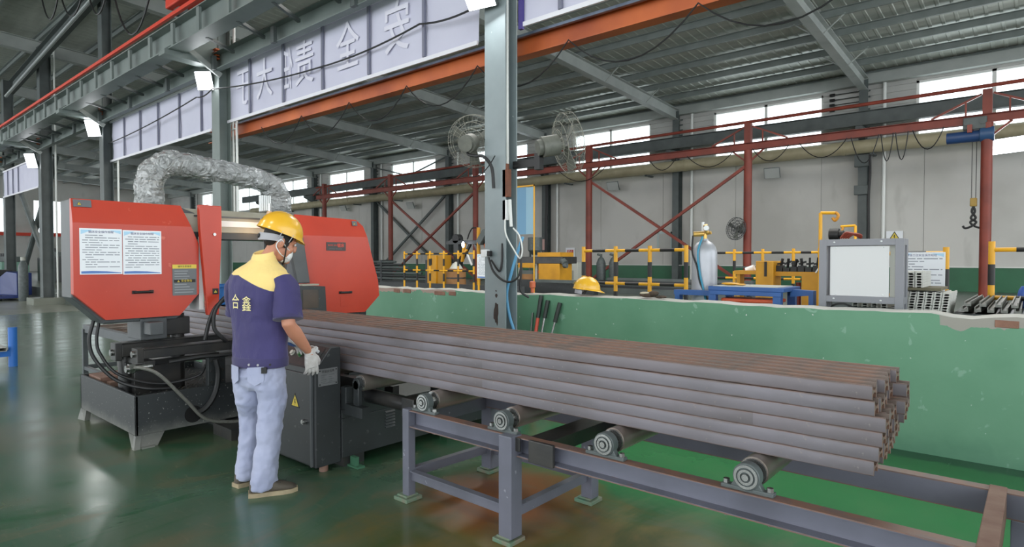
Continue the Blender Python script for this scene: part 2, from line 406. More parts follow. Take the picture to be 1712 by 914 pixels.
for i, c in enumerate(WX):
    w = thing('window_%d' % (i + 1), 'wide strip window high in the white far wall', 'window', (c, 23.1, WZ0)); del w['category']; w['kind'] = 'structure'
    f = MB(); x0, x1 = c - WW / 2, c + WW / 2
    f.box(x0, x1, 23.03, 23.13, WZ0, WZ0 + 0.07).box(x0, x1, 23.03, 23.13, WZ1 - 0.07, WZ1)
    f.box(x0, x0 + 0.07, 23.03, 23.13, WZ0, WZ1).box(x1 - 0.07, x1, 23.03, 23.13, WZ0, WZ1).box(c - 0.05, c + 0.05, 23.03, 23.13, WZ0, WZ1)
    f.box(x0, x1, 23.04, 23.12, WZ0 + 0.86, WZ0 + 0.9)
    f.build('window_frame', M_FRAMEW, w, smooth=0)
    for (a, b) in ((x0 + 0.07, c - 0.05), (c + 0.05, x1 - 0.07)):
        for (p, q) in ((WZ0 + 0.07, WZ0 + 0.86), (WZ0 + 0.9, WZ1 - 0.07)): MB().box(a, b, 23.075, 23.083, p, q).build('pane', M_GLASS, w, smooth=0)
# end wall far to the left, with tall windows and a red rail
we = thing('wall_left', 'distant white end wall with tall windows', 'wall', (-62, 0, 0)); del we['category']; we['kind'] = 'structure'
ys = [-18 + 3.4 * k for k in range(13)]; m = MB()
m.box(-62.3, -62, -18, 23.2, 0, 3.6).box(-62.3, -62, -18, 23.2, 6.2, 10.5)
for k in range(12): m.box(-62.3, -62, ys[k] + 2.2, ys[k + 1], 3.6, 6.2)
m.build('wall_panel', M_WALL, we, smooth=0)
for k in range(12): MB().box(-62.16, -62.15, ys[k], ys[k] + 2.2, 3.6, 6.2).build('pane', M_GLASS, we, smooth=0)
MB().box(-61.98, -61.7, -18, 23, 3.3, 3.55).build('rail', M_REDB, we, smooth=0)
# roof: one pitch from the far eaves up towards the camera side
ce = thing('ceiling', 'grey metal sheet roof on purlins and sloping rafters', 'roof', (0, 23, 7.5)); del ce['category']; ce['kind'] = 'structure'
SL = 0.055
def zr(y): return 7.52 + (23 - y) * SL
m = MB(); n = 0; vs = []; fs = []
for (x, d) in [(q, 0) for q in range(0)]: pass
X0, X1, ST = -62.0, 12.0, 0.3; x = X0; cs = []
while x < X1 - 1e-6: cs += [(x, 0), (x + 0.2, 0), (x + 0.22, -0.012), (x + 0.28, -0.012)]; x += ST
for (x, d) in cs: vs += [(x, 23.3, zr(23.3) + d), (x, -18, zr(-18) + d)]
fs = [(2 * i, 2 * i + 1, 2 * i + 3, 2 * i + 2) for i in range(len(cs) - 1)]
m.add(vs, fs).build('roof_sheet', M_SHEET, ce, smooth=0)
CP = [(-0.035, -0.1), (0.035, -0.1), (0.035, -0.085), (-0.02, -0.085), (-0.02, 0.085), (0.035, 0.085), (0.035, 0.1), (-0.035, 0.1)]
pur = None; y = 22.75
while y > -16:
    if pur is None:
        pm = MB().prof((X0, 0, 0), (X1, 0, 0), CP).mesh('purlin', M_PURLIN, smooth=0); pur = 1
    o = bpy.data.objects.new('purlin', pm); COL.objects.link(o); o.parent = ce; o.location = V(0, y, zr(y) - 0.14) - ce.location
    y -= 1.36
IB = lambda w, h, t=0.012: [(-w / 2, -h / 2), (w / 2, -h / 2), (w / 2, -h / 2 + t), (t / 2, -h / 2 + t), (t / 2, h / 2 - t), (w / 2, h / 2 - t), (w / 2, h / 2), (-w / 2, h / 2), (-w / 2, h / 2 - t), (-t / 2, h / 2 - t), (-t / 2, -h / 2 + t), (-w / 2, -h / 2 + t)]
FX = [-4.44 - 6.53 * k for k in range(-2, 9)]         # frame lines at the far wall
for x in FX:
    r = MB(); r.prof((x, 22.9, zr(22.9) - 0.24 - 0.2), (x, -16, zr(-16) - 0.24 - 0.2), IB(0.24, 0.4, 0.016))
    ro = r.build('rafter', M_RAFTER, ce, smooth=0)
    fb = MB()
    for k in range(1, 12):
        yy = 22.75 - 1.36 * k
        if k % 2 == 0:
            fb.bar((x + 0.1, yy, zr(yy) - 0.62), (x + 0.62, yy, zr(yy) - 0.2), 0.03, 0.03); fb.bar((x - 0.1, yy, zr(yy) - 0.62), (x - 0.62, yy, zr(yy) - 0.2), 0.03, 0.03)
    fb.build('fly_brace', M_RAFTER, ro, smooth=0)
    # far column
    c = MB().prof((x, 22.8, ZF), (x, 22.8, zr(22.8) - 0.3), IB(0.26, 0.36, 0.014), up=(0, 1, 0)).build('steel_column', M_DARKCOL, loc=(x, 22.8, ZF), smooth=0)
    struct(c, 'dark grey steel column standing against the white far wall')
    p = MB().cyl((x + 0.55, 22.9, ZF), (x + 0.55, 22.9, 7.2), 0.055, 10).build('downpipe', M_WHITEPIPE, loc=(x + 0.55, 22.9, ZF)); struct(p, 'white rainwater pipe beside a far wall column')
MB().box(-62, 12, 22.7, 22.95, 7.1, 7.42).build('eaves_beam', M_RAFTER, ce, smooth=0)
# columns between the two halls
NEAR = [(-4.548, 5.1, 0.305, 0.2), (-11.38, 5.1, 0.3, 0.22), (-17.78, 5.1, 0.3, 0.22), (-23.8, 5.15, 0.34, 0.3), (-29.2, 5.2, 0.36, 0.3), (1.9, 5.1, 0.3, 0.2)]
NL = ['tall light grey column rising out of the parapet', 'grey column behind the band saw', 'grey column left of the hanging banner end', 'dark column on a concrete plinth by the cross aisle', 'dark column at the far left end of the aisle', 'column right of the frame']
M_PEEL = mat('peeled_dark_paint', '#2e2825', 0.8, col2='#453a34', scale=20, amount=1)
cols = []
for i, ((x, y, w, d), lb) in enumerate(zip(NEAR, NL)):
    top = zr(y) - 0.45
    c = thing('steel_column', lb, 'column', (x, y, 0)); del c['category']; c['kind'] = 'structure'; cols.append(c)
    mt = M_COLUMN if i in (0, 5) else (M_GIRDER if i == 1 else M_DARKCOL)
    MB().prof((x, y, 0), (x, y, top), IB(w, d, 0.016), up=(0, 1, 0)).build('shaft', mt, c, smooth=0, bevel=0.003)
    if i == 3: MB().box(x - 0.45, x + 0.45, y - 0.45, y + 0.45, 0, 0.22).build('plinth', M_FLOOR2, c, bevel=0.01)
    else: MB().box(x - 0.22, x + 0.22, 4.92, 5.37, 0, 0.025).build('base_plate', mt, c)
# paint flakes off the front of the main column
rp = random.Random(11)
for (zc, hh, ww) in ((0.83, 0.27, 0.07), (1.03, 0.05, 0.035), (1.08, 0.02, 0.02), (0.64, 0.04, 0.05)):
    pts = [];
    for k in range(16):
        t = 2 * math.pi * k / 16; r = rp.uniform(0.65, 1.15); pts.append((-4.53 + ww / 2 * r * math.cos(t) * 1.1, 4.9995, zc + hh / 2 * r * math.sin(t)))
    MB().prism(pts, (0, -0.0015, 0)).build('bare_patch', M_PEEL, cols[0], smooth=0)
# ================================================================ MATERIALS of the machine side
M_COVER = mat('saw_red_paint', '#be3c24', 0.32, col2='#b2351f', scale=3, amount=1, spots='#c85b45', sscale=9, sth=0.7, spec=0.5)
M_BODY = mat('dark_machine_grey', '#54585a', 0.45, col2='#45494b', scale=4, amount=1)
M_BLK = mat('black_machine_paint', '#303436', 0.42, col2='#272a2b', scale=3, amount=1, spots='#4a4d4c', sscale=26, sth=0.66)
M_BLK2 = mat('oily_black_steel', '#26282a', 0.35, col2='#3a3835', scale=8, amount=1, bump=0.1, bscale=30)
g = NG('dusty_black_tank'); n = g.noise(9, 6)
dust = g.math('SUBTRACT', 1.0, g.step(g.math('ADD', g.z, g.math('MULTIPLY', n, 0.12)), 0.08, 0.26))
c = g.mix(g.math('MULTIPLY', dust, 0.85), '#2e3234', '#7d7e78'); c = g.mix(g.step(g.noise(60, 2), 0.68, 0.72), c, '#8a8b86')
M_TANK = g.out(c, 0.5)
M_CREAM = mat('cream_grey_beam', '#a5a394', 0.5, col2='#8f8d80', scale=5, amount=1)
M_WHITE = mat('white_plastic', '#dfe2e2', 0.4)
M_STEEL = mat('bright_steel', '#b9bab8', 0.25, 0.9, col2='#8c8c8a', scale=12, amount=1)
M_ROLL = mat('worn_roller_steel', '#7d6a60', 0.33, 0.65, col2='#8f8983', scale=5, amount=1, stretch=(1, 1, 1), rvar=0.1)
M_STAND = mat('blue_grey_stand_paint', '#696b78', 0.45, col2='#5a5c66', scale=4, amount=1, spots='#8d8f98', sscale=24, sth=0.7)
M_RUSTEDGE = mat('rusty_flange', '#76564a', 0.7, col2='#8e7566', scale=9, amount=1, bump=0.2)
M_BEAR = mat('grey_bearing_housing', '#5c6464', 0.45, col2='#474e4e', scale=14, amount=1)
M_YEL = mat('label_yellow', '#d9c24a', 0.5); M_INK = mat('label_ink_black', '#20201e', 0.6); M_LBL = mat('label_grey', '#63676a', 0.4)
M_PAPER = mat('poster_white', '#e4e8ec', 0.35); M_PBLUE = mat('poster_blue', '#4f78b8', 0.4); M_PSKY = mat('poster_sky_blue', '#a9d2ea', 0.4)
M_PINK = mat('poster_lettering_navy', '#363f74', 0.5); M_PTXT = mat('poster_small_print', '#8b9199', 0.5); M_PGRN = mat('poster_green', '#8fbf9a', 0.5)
M_REDINK = mat('plate_red', '#cf4a38', 0.5); M_PLATE = mat('aluminium_plate', '#8d8f90', 0.35, 0.5, col2='#7b7d7e', scale=20, amount=1)
M_PADGRN = mat('chalky_green_pad', '#8fae86', 0.6)

def poster(parent, name, o, r, u, w, h, title, seed, label, thick=0.003, n_lines=14, tsize=None):
    """printed notice: o = lower left corner on the surface, r/u = unit directions; all print lies flat on the sheet"""
    o = V(o); r = V(r).normalized(); u = V(u).normalized(); nrm = r.cross(u)
    q = lambda a, b, d=0.0: o + r * a + u * b + nrm * d
    def slab(m, a0, a1, b0, b1, d0, d1): m.prism([q(a0, b0, d0), q(a1, b0, d0), q(a1, b1, d0), q(a0, b1, d0)], nrm * (d1 - d0))
    m = MB(); slab(m, 0, w, 0, h, 0, thick); s = m.build(name, M_PAPER, parent, smooth=0, label=label)
    m = MB(); t1 = thick + 0.0006
    m.prism([q(0.03 * w, 0.02 * h, thick), q(0.97 * w, 0.02 * h, thick), q(0.97 * w, 0.035 * h, thick), q(0.62 * w, 0.065 * h, thick), q(0.3 * w, 0.075 * h, thick), q(0.03 * w, 0.07 * h, thick)], nrm * 0.0006)
    m.build('blue_wave', M_PBLUE, s, smooth=0)
    m = MB(); m.prism([q(0.03 * w, 0.97 * h, thick), q(0.03 * w, 0.87 * h, thick), q(0.14 * w, 0.91 * h, thick), q(0.3 * w, 0.97 * h, thick)], nrm * 0.0006)
    m.build('sky_corner', M_PSKY, s, smooth=0); MB().prism([q(0.97 * w, 0.97 * h, thick), q(0.7 * w, 0.97 * h, thick), q(0.97 * w, 0.89 * h, thick)], nrm * 0.0006).build('sky_corner', M_PSKY, s, smooth=0)
    rr = random.Random(seed); m = MB(); y = 0.86 * h; st = 0.74 * h / n_lines
    for k in range(n_lines):
        x = (0.06 if rr.random() < 0.35 else 0.13) * w; end = (0.94 if rr.random() < 0.65 else rr.uniform(0.3, 0.6)) * w
        while x < end - 0.02 * w:
            e = min(end, x + rr.uniform(0.08, 0.3) * w); slab(m, x, e, y - 0.34 * st, y, thick, t1); x = e + 0.03 * w
        y -= st
    m.build('small_print', M_PTXT, s, smooth=0)
    text('title', title, tsize or 0.075 * w, M_PINK, s, q(0.5 * w, 0.925 * h, thick + 0.0008), r, u, 0.0003)
    return s
def warn(parent, o, r, u, size, name='warning_triangle', label=None):
    o = V(o); r = V(r).normalized(); u = V(u).normalized(); n = r.cross(u)
    tri = lambda k, d: [o + r * (size * k * math.cos(a)) + u * (size * k * math.sin(a)) + n * d for a in (math.pi / 2, math.pi * 7 / 6, math.pi * 11 / 6)]
    b = MB().prism(tri(1.0, 0), n * 0.001).build(name, M_INK, parent, smooth=0, label=label)
    MB().prism(tri(0.78, 0.001), n * 0.0006).build('yellow_field', M_YEL, b, smooth=0)
    bolt = [(-.06, .4), (.12, .4), (.02, .08), (.14, .08), (-.06, -.36), (0, -.04), (-.12, -.04)]
    MB().prism([o + r * (p * size) + u * (q * size) + n * 0.0016 for p, q in bolt], n * 0.0006).build('bolt_sign', M_INK, b, smooth=0)
    return b

# ================================================================ BAND SAW
saw = thing('band_saw', 'large red and black horizontal band saw behind the standing worker', 'machine', (-5.3, 2.9, 0))
def cover(name, outl, band, xf, label, crease):
    """red lid in front of a grey body; outl = (y, z) outline, the top band leans back"""
    # body
    cy = sum(p[0] for p in outl) / len(outl); cz = sum(p[1] for p in outl) / len(outl)
    big = [(cy + (y - cy) * 1.0, cz + (z - cz) * 1.035 - 0.02) for y, z in outl]
    body = MB().prism([(xf - 0.06, y, z) for y, z in big], (-0.26, 0, 0)).build(name, M_BODY, saw, bevel=0.012, smooth=0, label=label)
    # lid with a crease at z = band: upper part leans back by 4.5 cm
    def lean(z): return xf - max(0, (z - band)) * 0.24
    zt = band; pts = outl; m = MB(); n = len(pts)
    fr = [(lean(z) - 0.0, y, z) for y, z in pts]; bk = [(xf - 0.07, y, z) for y, z in pts]
    # split front at the crease
    lo = [i for i in range(n) if pts[i][1] <= band]; hi = [i for i in range(n) if pts[i][1] > band]
    # intersections of the outline with the crease
    cross = []
    for i in range(n):
        a, b = pts[i], pts[(i + 1) % n]
        if (a[1] - band) * (b[1] - band) < 0:
            t = (band - a[1]) / (b[1] - a[1]); cross.append((i, (xf, a[0] + (b[0] - a[0]) * t, band)))
    loop = []
    for i in range(n):
        loop.append(('p', fr[i], pts[i][1] > band))
        for (k, c) in cross:
            if k == i: loop.append(('c', c, None))
    up = [q[1] for q in loop if q[0] == 'c' or q[2]]; dn = [q[1] for q in loop if q[0] == 'c' or not q[2]]
    def rot(L):
        return L
    m.add(up, [tuple(range(len(up)))]) if len(up) > 2 else None
    m.add(dn, [tuple(range(len(dn)))])
    vs = [q[1] for q in loop]; bb = [(xf - 0.07, q[1][1], q[1][2]) for q in loop]; L = len(vs)
    m.add(vs + bb, [(i, (i + 1) % L, (i + 1) % L + L, i + L) for i in range(L)])
    lid = m.build('lid', M_COVER, body, smooth=0, label='red lid')
    return body, lid
XF = -5.4
OL = [(1.325, 1.88), (1.325, 1.17), (1.53, 0.965), (2.06, 0.965), (2.215, 1.14), (2.215, 1.56), (2.09, 1.875)]
lcov, lid = cover('wheel_cover', OL, 1.70, XF, 'red wheel cover carrying two white notices', None)
OR = [(3.13, 1.86), (3.2, 0.885), (3.9, 0.875), (4.085, 1.04), (4.07, 1.2), (3.9, 1.775), (3.82, 1.84)]
rcov, rlid = cover('wheel_cover', OR, 1.66, XF, 'red wheel cover with a small black nameplate', None)
def handle(cov, y, z):
    m = MB().tube(spline([(XF, y - 0.06, z), (XF + 0.025, y - 0.052, z), (XF + 0.028, y, z), (XF + 0.025, y + 0.052, z), (XF, y + 0.06, z)], 4), 0.011, 8)
    m.cbox((XF + 0.004, y - 0.062, z), (0.008, 0.03, 0.026)).cbox((XF + 0.004, y + 0.062, z), (0.008, 0.03, 0.026)); m.build('pull_handle', M_BLACK, cov)
handle(lcov, 1.785, 1.17); handle(rcov, 3.66, 1.09)
MB().cbox((XF + 0.001, 3.65, 1.0), (0.002, 0.1, 0.1)).build('latch_recess', M_COVER, rcov, bevel=0.0008)
# notices on the left cover
poster(saw, 'notice_sheet', (XF + 0.002, 1.365, 1.315), (0, 1, 0), (0, 0, 1), 0.278, 0.345, '锯床安全操作规程', 5, 'left white notice sheet')
poster(saw, 'notice_sheet', (XF + 0.002, 1.648, 1.31), (0, 1, 0), (0, 0, 1), 0.275, 0.345, '锯床安全操作规程', 9, 'right white notice sheet')
lb = MB().box(XF + 0.001, XF + 0.004, 2.005, 2.195, 1.13, 1.385).build('instruction_label', M_LBL, saw, smooth=0, label='grey warning label with yellow head')
MB().box(XF + 0.004, XF + 0.0046, 2.005, 2.195, 1.352, 1.385).build('yellow_head', M_YEL, lb, smooth=0)
m = MB(); rr = random.Random(4)
for k in range(9):
    z = 1.335 - k * 0.022
    if k == 4: continue
    m.box(XF + 0.004, XF + 0.0046, 2.02, 2.02 + rr.uniform(0.09, 0.16), z - 0.008, z)
m.build('small_print', mat('label_print_light', '#8b8f92', 0.5), lb, smooth=0)
MB().box(XF + 0.004, XF + 0.0046, 2.015, 2.185, 1.236, 1.262).build('black_strip', M_INK, lb, smooth=0)
warn(lb, (XF + 0.0046, 2.05, 1.246), (0, 1, 0), (0, 0, 1), 0.014)
text('label_heading', '安全警告', 0.022, M_YEL, lb, (XF + 0.005, 2.115, 1.249), (0, 1, 0), (0, 0, 1), 0.0003)
text('label_heading', '操作注意事项', 0.018, M_INK, lb, (XF + 0.005, 2.1, 1.368), (0, 1, 0), (0, 0, 1), 0.0003)
dl = MB().cbox((XF - 0.03, 1.395, 1.845), (0.006, 0.115, 0.055), Matrix.Rotation(-0.236, 3, 'Y')).build('danger_plate', M_LBL, saw, smooth=0)
warn(dl, (XF - 0.026, 1.375, 1.84), (0, 1, 0), (-0.236, 0, 1), 0.018)
dl = MB().cbox((XF - 0.022, 3.79, 1.80), (0.006, 0.06, 0.05), Matrix.Rotation(-0.236, 3, 'Y')).build('danger_plate', M_LBL, saw, smooth=0)
warn(dl, (XF - 0.018, 3.785, 1.795), (0, 1, 0), (-0.236, 0, 1), 0.014)
npl = MB().box(XF, XF + 0.004, 3.44, 3.665, 1.515, 1.60).build('nameplate', mat('nameplate_black', '#3a3230', 0.4), saw, smooth=0, bevel=0.001, label='black nameplate with red lettering')
text('lettering', '锯床', 0.042, M_REDINK, npl, (XF + 0.0045, 3.605, 1.566), (0, 1, 0), (0, 0, 1), 0.0004, bold=0.0006)
text('lettering', 'BAND SAW', 0.022, M_REDINK, npl, (XF + 0.0045, 3.515, 1.569), (0, 1, 0), (0, 0, 1), 0.0004)
text('lettering', 'SAWING MACHINE', 0.017, M_LBL, npl, (XF + 0.0045, 3.545, 1.533), (0, 1, 0), (0, 0, 1), 0.0004)
# dark bevelled throats where covers meet the beam
m = MB().prism([(XF - 0.07, 2.09, 1.87), (XF - 0.07, 2.22, 1.82), (XF - 0.07, 2.3, 1.8), (XF - 0.07, 2.3, 1.62), (XF - 0.07, 2.215, 1.56)], (-0.3, 0, 0)).build('beam_throat', M_BODY, saw, smooth=0, bevel=0.006)
# beam between the wheels
bm_ = MB().prism([(XF - 0.12, 2.1, 1.86), (XF - 0.05, 2.1, 1.80), (XF - 0.05, 2.1, 1.66), (XF - 0.36, 2.1, 1.66), (XF - 0.36, 2.1, 1.86)], (0, 1.1, 0)).build('saw_beam', M_CREAM, saw, smooth=0, bevel=0.006)
MB().box(XF - 0.05, XF - 0.044, 2.24, 2.9, 1.715, 1.765).build('white_strip', M_WHITE, bm_, smooth=0)
MB().box(XF - 0.055, XF - 0.045, 2.2, 3.0, 1.79, 1.805).build('seam', M_BODY, bm_, smooth=0)
MB().box(XF - 0.3, XF - 0.03, 2.12, 3.15, 1.60, 1.66).build('blade_channel', M_BLK, saw, smooth=0, bevel=0.004)
# red guide post
po = [(2.2, 1.885), (2.385, 1.885), (2.385, 1.64), (2.36, 1.2), (2.355, 0.955), (2.26, 0.955), (2.235, 1.3), (2.205, 1.7)]
gp = MB().prism([(-5.34, y, z) for y, z in po], (-0.05, 0, 0)).build('guide_post', M_COVER, saw, smooth=0, bevel=0.005, label='red guide post')
MB().cyl((-5.345, 2.32, 1.64), (-5.328, 2.32, 1.64), 0.013, 10).build('bolt', M_STEEL, gp)
ds = MB().box(-5.34, -5.338, 2.3, 2.35, 1.13, 1.18).build('danger_sticker', M_INK, gp, smooth=0)
warn(gp, (-5.338, 2.325, 1.152), (0, 1, 0), (0, 0, 1), 0.018)
MB().box(-5.62, -5.42, 2.225, 2.26, 1.0, 1.62).build('guide_rail', M_WHITE, saw, smooth=0)
# work lamp hanging on the beam: clear shade with a glowing bulb
M_BULB = mat('warm_bulb', '#ffd9a0', 0.4, emit='#ffb45a', estr=10)
M_SHADE = mat('lamp_shade_glass', '#d9b08a', 0.2)
wl = MB().lathe([(0.02, 0.06), (0.03, 0.03), (0.075, 0.0), (0.08, -0.012), (0.07, -0.012), (0.02, 0.02)], (-5.27, 2.78, 1.80)).build('lamp_shade', M_SHADE, saw, label='clear work lamp shade')
MB().ell((-5.27, 2.78, 1.735), (0.03, 0.03, 0.045), nu=14, nv=8).build('bulb', M_BULB, wl)
MB().cyl((-5.27, 2.78, 1.84), (-5.27, 2.78, 1.93), 0.012, 8).cyl((-5.27, 2.78, 1.86), (-5.44, 2.78, 1.86), 0.01, 8).build('lamp_stem', M_STEEL, wl)
pl_ = bpy.data.lights.new('work_lamp_light', 'POINT'); pl_.energy = 3; pl_.color = (1, 0.66, 0.36); pl_.shadow_soft_size = 0.035
po_ = bpy.data.objects.new('work_lamp_light', pl_); COL.objects.link(po_); po_.location = (-5.205, 2.78, 1.72)
m = MB()
for k in range(5): m.box(-5.62, -5.56, 2.86 + k * 0.019, 2.872 + k * 0.019, 1.88, 2.03)
m.box(-5.6, -5.57, 2.855, 2.955, 1.88, 2.03); m.build('cooling_fins', M_WHITE, saw, smooth=0)
# dark frame behind / right guard with window
gd = MB().prism([(-5.2, 2.93, 0.9), (-5.2, 3.24, 0.9), (-5.2, 3.225, 1.175), (-5.2, 2.93, 1.19)], (0.12, 0, 0)).build('blade_guard', M_BLK, saw, smooth=0, bevel=0.004)
MB().box(-5.081, -5.076, 2.99, 3.15, 0.98, 1.15).build('guard_window', mat('brown_smoked_window', '#57463a', 0.25, col2='#3c3430', scale=6, amount=1), gd, smooth=0)
MB().box(-5.2, -5.1, 3.0, 3.17, 1.185, 1.2).build('guard_clip', M_CREAM, gd, smooth=0)
MB().prism([(-5.4, 3.0, 1.65), (-5.4, 3.16, 1.65), (-5.4, 3.23, 1.2), (-5.4, 3.1, 1.2)], (0.05, 0, 0)).build('guard_arm', M_BODY, saw, smooth=0, bevel=0.006)
MB().box(-5.75, -5.45, 3.4, 3.95, 0.8, 0.88).build('cover_underside', M_BLK, saw, smooth=0)
# coolant tank with an open tray top and flared feet
t = MB(); x0, x1, y0, y1 = -6.5, -5.13, 1.635, 2.62
t.box(x0, x1, y0, y0 + 0.02, 0.10, 0.40).box(x1 - 0.02, x1, y0, y1, 0.10, 0.40).box(x0, x0 + 0.02, y0, y1, 0.10, 0.40).box(x0, x1, y1 - 0.02, y1, 0.10, 0.40).box(x0 + 0.021, x1 - 0.021, y0 + 0.021, y1 - 0.021, 0.1, 0.34)
tank = t.build('coolant_tank', M_TANK, saw, smooth=0, bevel=0.004, label='black coolant tank with dusty flared feet')
for (fx, sx) in ((x0, 1), (x1, -1)):
    f = MB().prism([(fx, y0, 0.1), (fx + sx * 0.16, y0, 0.1), (fx + sx * 0.1, y0, 0.0), (fx - sx * 0.02, y0 - 0.02, 0.0)], (0, 0.04, 0))
    if fx == x1: f.prism([(fx, y0, 0.1), (fx, y0 + 0.2, 0.1), (fx, y0 + 0.15, 0.0), (fx + 0.015, y0 - 0.02, 0.0)], (-0.04, 0, 0)).box(x1 - 0.05, x1 + 0.03, y0 + 0.03, y0 + 0.12, 0, 0.012)
    f.build('foot', M_TANK, tank, smooth=0)
MB().box(x0 + 0.1, x1 - 0.04, y1 - 0.3, y1 - 0.02, 0.0, 0.1).build('foot', M_BLK, tank, smooth=0)
MB().cyl((x1 - 0.01, 2.05, 0.19), (x1 + 0.002, 2.05, 0.19), 0.068, 22).build('round_opening', mat('deep_black', '#070708', 0.9), tank)
m = MB(); rs = random.Random(8)                                                        # swarf lying in the tray
for k in range(420):
    a, b = rs.uniform(x0 + 0.06, x1 - 0.05), rs.uniform(y0 + 0.06, y1 - 0.1); q = rs.uniform(0, 3.1); l = rs.uniform(0.008, 0.02)
    m.bar((a, b, 0.342), (a + l * math.cos(q), b + l * math.sin(q), 0.342 + rs.uniform(0.002, 0.014)), 0.006, 0.004)
m.build('swarf', mat('metal_swarf', '#6b6a66', 0.5, 0.4), tank, smooth=0, kind='stuff')
MB().box(-6.42, -6.1, 1.68, 1.9, 0.34, 0.41).box(-6.08, -5.98, 1.72, 1.95, 0.34, 0.38).build('scrap_plate', M_RUSTEDGE, tank, smooth=0)
MB().box(-5.12, -4.8, 2.2, 2.6, 0.0, 0.09).build('floor_plate', M_BLK2, saw, smooth=0)
# vise beams above the tank (run across the bars)
for (xa, y0_, y1_, z0_, z1_, nm) in ((-5.3, 1.67, 2.45, 0.652, 0.745, 'vise_beam'), (-5.62, 1.62, 2.45, 0.64, 0.765, 'vise_beam')):
    b = MB().box(xa, xa + 0.1, y0_ + 0.05, y1_, z0_ + 0.012, z1_ - 0.012).box(xa - 0.008, xa + 0.108, y0_, y0_ + 0.05, z0_ - 0.015, z1_).box(xa - 0.01, xa + 0.11, y0_ + 0.05, y1_, z1_ - 0.012, z1_).build(nm, M_BLK2, saw, smooth=0, bevel=0.005)
    MB().cyl((xa + 0.05, y0_ - 0.02, z0_ + 0.05), (xa + 0.05, y0_, z0_ + 0.05), 0.025, 12).build('end_plug', M_STEEL, b)
MB().box(-5.75, -5.55, 1.7, 2.45, 0.55, 0.60).box(-5.9, -5.2, 1.72, 1.80, 0.60, 0.645).box(-5.75, -5.5, 1.75, 2.1, 0.34, 0.56).build('vise_bed', M_BLK2, saw, smooth=0, bevel=0.004)
MB().cyl((-5.22, 1.6, 0.6), (-5.22, 1.78, 0.6), 0.028, 12).cyl((-5.22, 1.62, 0.6), (-5.22, 1.66, 0.6), 0.04, 6).build('hydraulic_fitting', M_STEEL, saw)
for (x, y, r, z0, z1) in ((-5.62, 2.12, 0.055, 0.34, 0.97), (-5.62, 1.72, 0.05, 0.34, 0.66)):
    MB().cyl((x, y, z0), (x, y, z1), r, 16).build('guide_column', M_BLK2, saw)
MB().box(-5.75, -5.45, 1.78, 1.98, 0.78, 0.955).box(-5.45, -5.3, 1.8, 1.9, 0.83, 0.93).build('lift_bracket', M_BODY, saw, smooth=0, bevel=0.006)
MB().box(-5.9, -5.55, 2.0, 2.2, 0.79, 0.94).build('lift_motor', M_BLK2, saw, smooth=0, bevel=0.01)
m = MB()
for (ya, yb) in ((2.16, 2.30), (2.38, 2.56)):
    pb = MB().box(-5.16, -5.13 + 0.02, ya, yb, 0.40, 0.63).build('bolted_plate', M_BLK, saw, smooth=0, bevel=0.004)
    q = MB()
    for yy in (ya + 0.025, yb - 0.025):
        for zz in (0.43, 0.52, 0.6): q.cyl((-5.11, yy, zz), (-5.098, yy, zz), 0.011, 6)
    q.build('bolts', M_BLK2, pb)
# hoses
def hose(pts, r, mt, name='hose', lab=None, n=8): return MB().tube(spline(pts, n), r, 8).build(name, mt, saw, label=lab)
M_HOSE = mat('grey_braided_hose', '#6b6c68', 0.45, col2='#57584f', scale=60, amount=1)
hose([(-5.25, 1.64, 0.6), (-5.12, 1.68, 0.61), (-5.06, 1.78, 0.55), (-5.03, 1.95, 0.34), (-5.02, 2.1, 0.16), (-5.0, 2.3, 0.10), (-4.95, 2.5, 0.09)], 0.013, M_HOSE, lab='grey braided hose')
hose([(-5.45, 2.95, 1.62), (-5.3, 2.9, 1.4), (-5.12, 2.75, 1.24), (-5.15, 2.5, 1.18), (-5.18, 2.35, 1.12), (-5.2, 2.26, 1.0), (-5.2, 2.25, 0.86), (-5.18, 2.3, 0.78), (-5.18, 2.34, 0.74)], 0.016, M_BLACK)
hose([(-5.45, 3.0, 1.62), (-5.28, 2.93, 1.36), (-5.12, 2.75, 1.2), (-5.17, 2.44, 1.14), (-5.23, 2.3, 1.05), (-5.25, 2.24, 0.93), (-5.26, 2.2, 0.76)], 0.016, M_BLACK)
hose([(-5.12, 2.66, 0.86), (-5.08, 2.6, 0.8), (-5.06, 2.5, 0.72), (-5.05, 2.4, 0.66), (-5.08, 2.24, 0.645), (-5.12, 2.1, 0.645), (-5.2, 1.9, 0.62)], 0.014, M_BLACK)
hose([(-5.06, 2.2, 0.62), (-5.06, 2.22, 0.5), (-5.07, 2.2, 0.35), (-5.09, 2.14, 0.24), (-5.12, 2.07, 0.19)], 0.022, M_BLACK)
hose([(-5.6, 1.5, 0.95), (-5.6, 1.47, 0.8), (-5.58, 1.5, 0.65), (-5.5, 1.62, 0.48), (-5.4, 1.8, 0.40), (-5.35, 2.0, 0.38)], 0.014, M_BLACK)
hose([(-5.6, 1.54, 0.95), (-5.6, 1.52, 0.8), (-5.58, 1.54, 0.68), (-5.5, 1.64, 0.52), (-5.42, 1.9, 0.42), (-5.3, 2.15, 0.46), (-5.25, 2.2, 0.55)], 0.012, M_BLACK)
hose([(-5.0, 2.62, 0.6), (-4.98, 2.62, 0.4), (-4.98, 2.64, 0.2), (-4.95, 2.66, 0.05)], 0.02, M_BLACK)
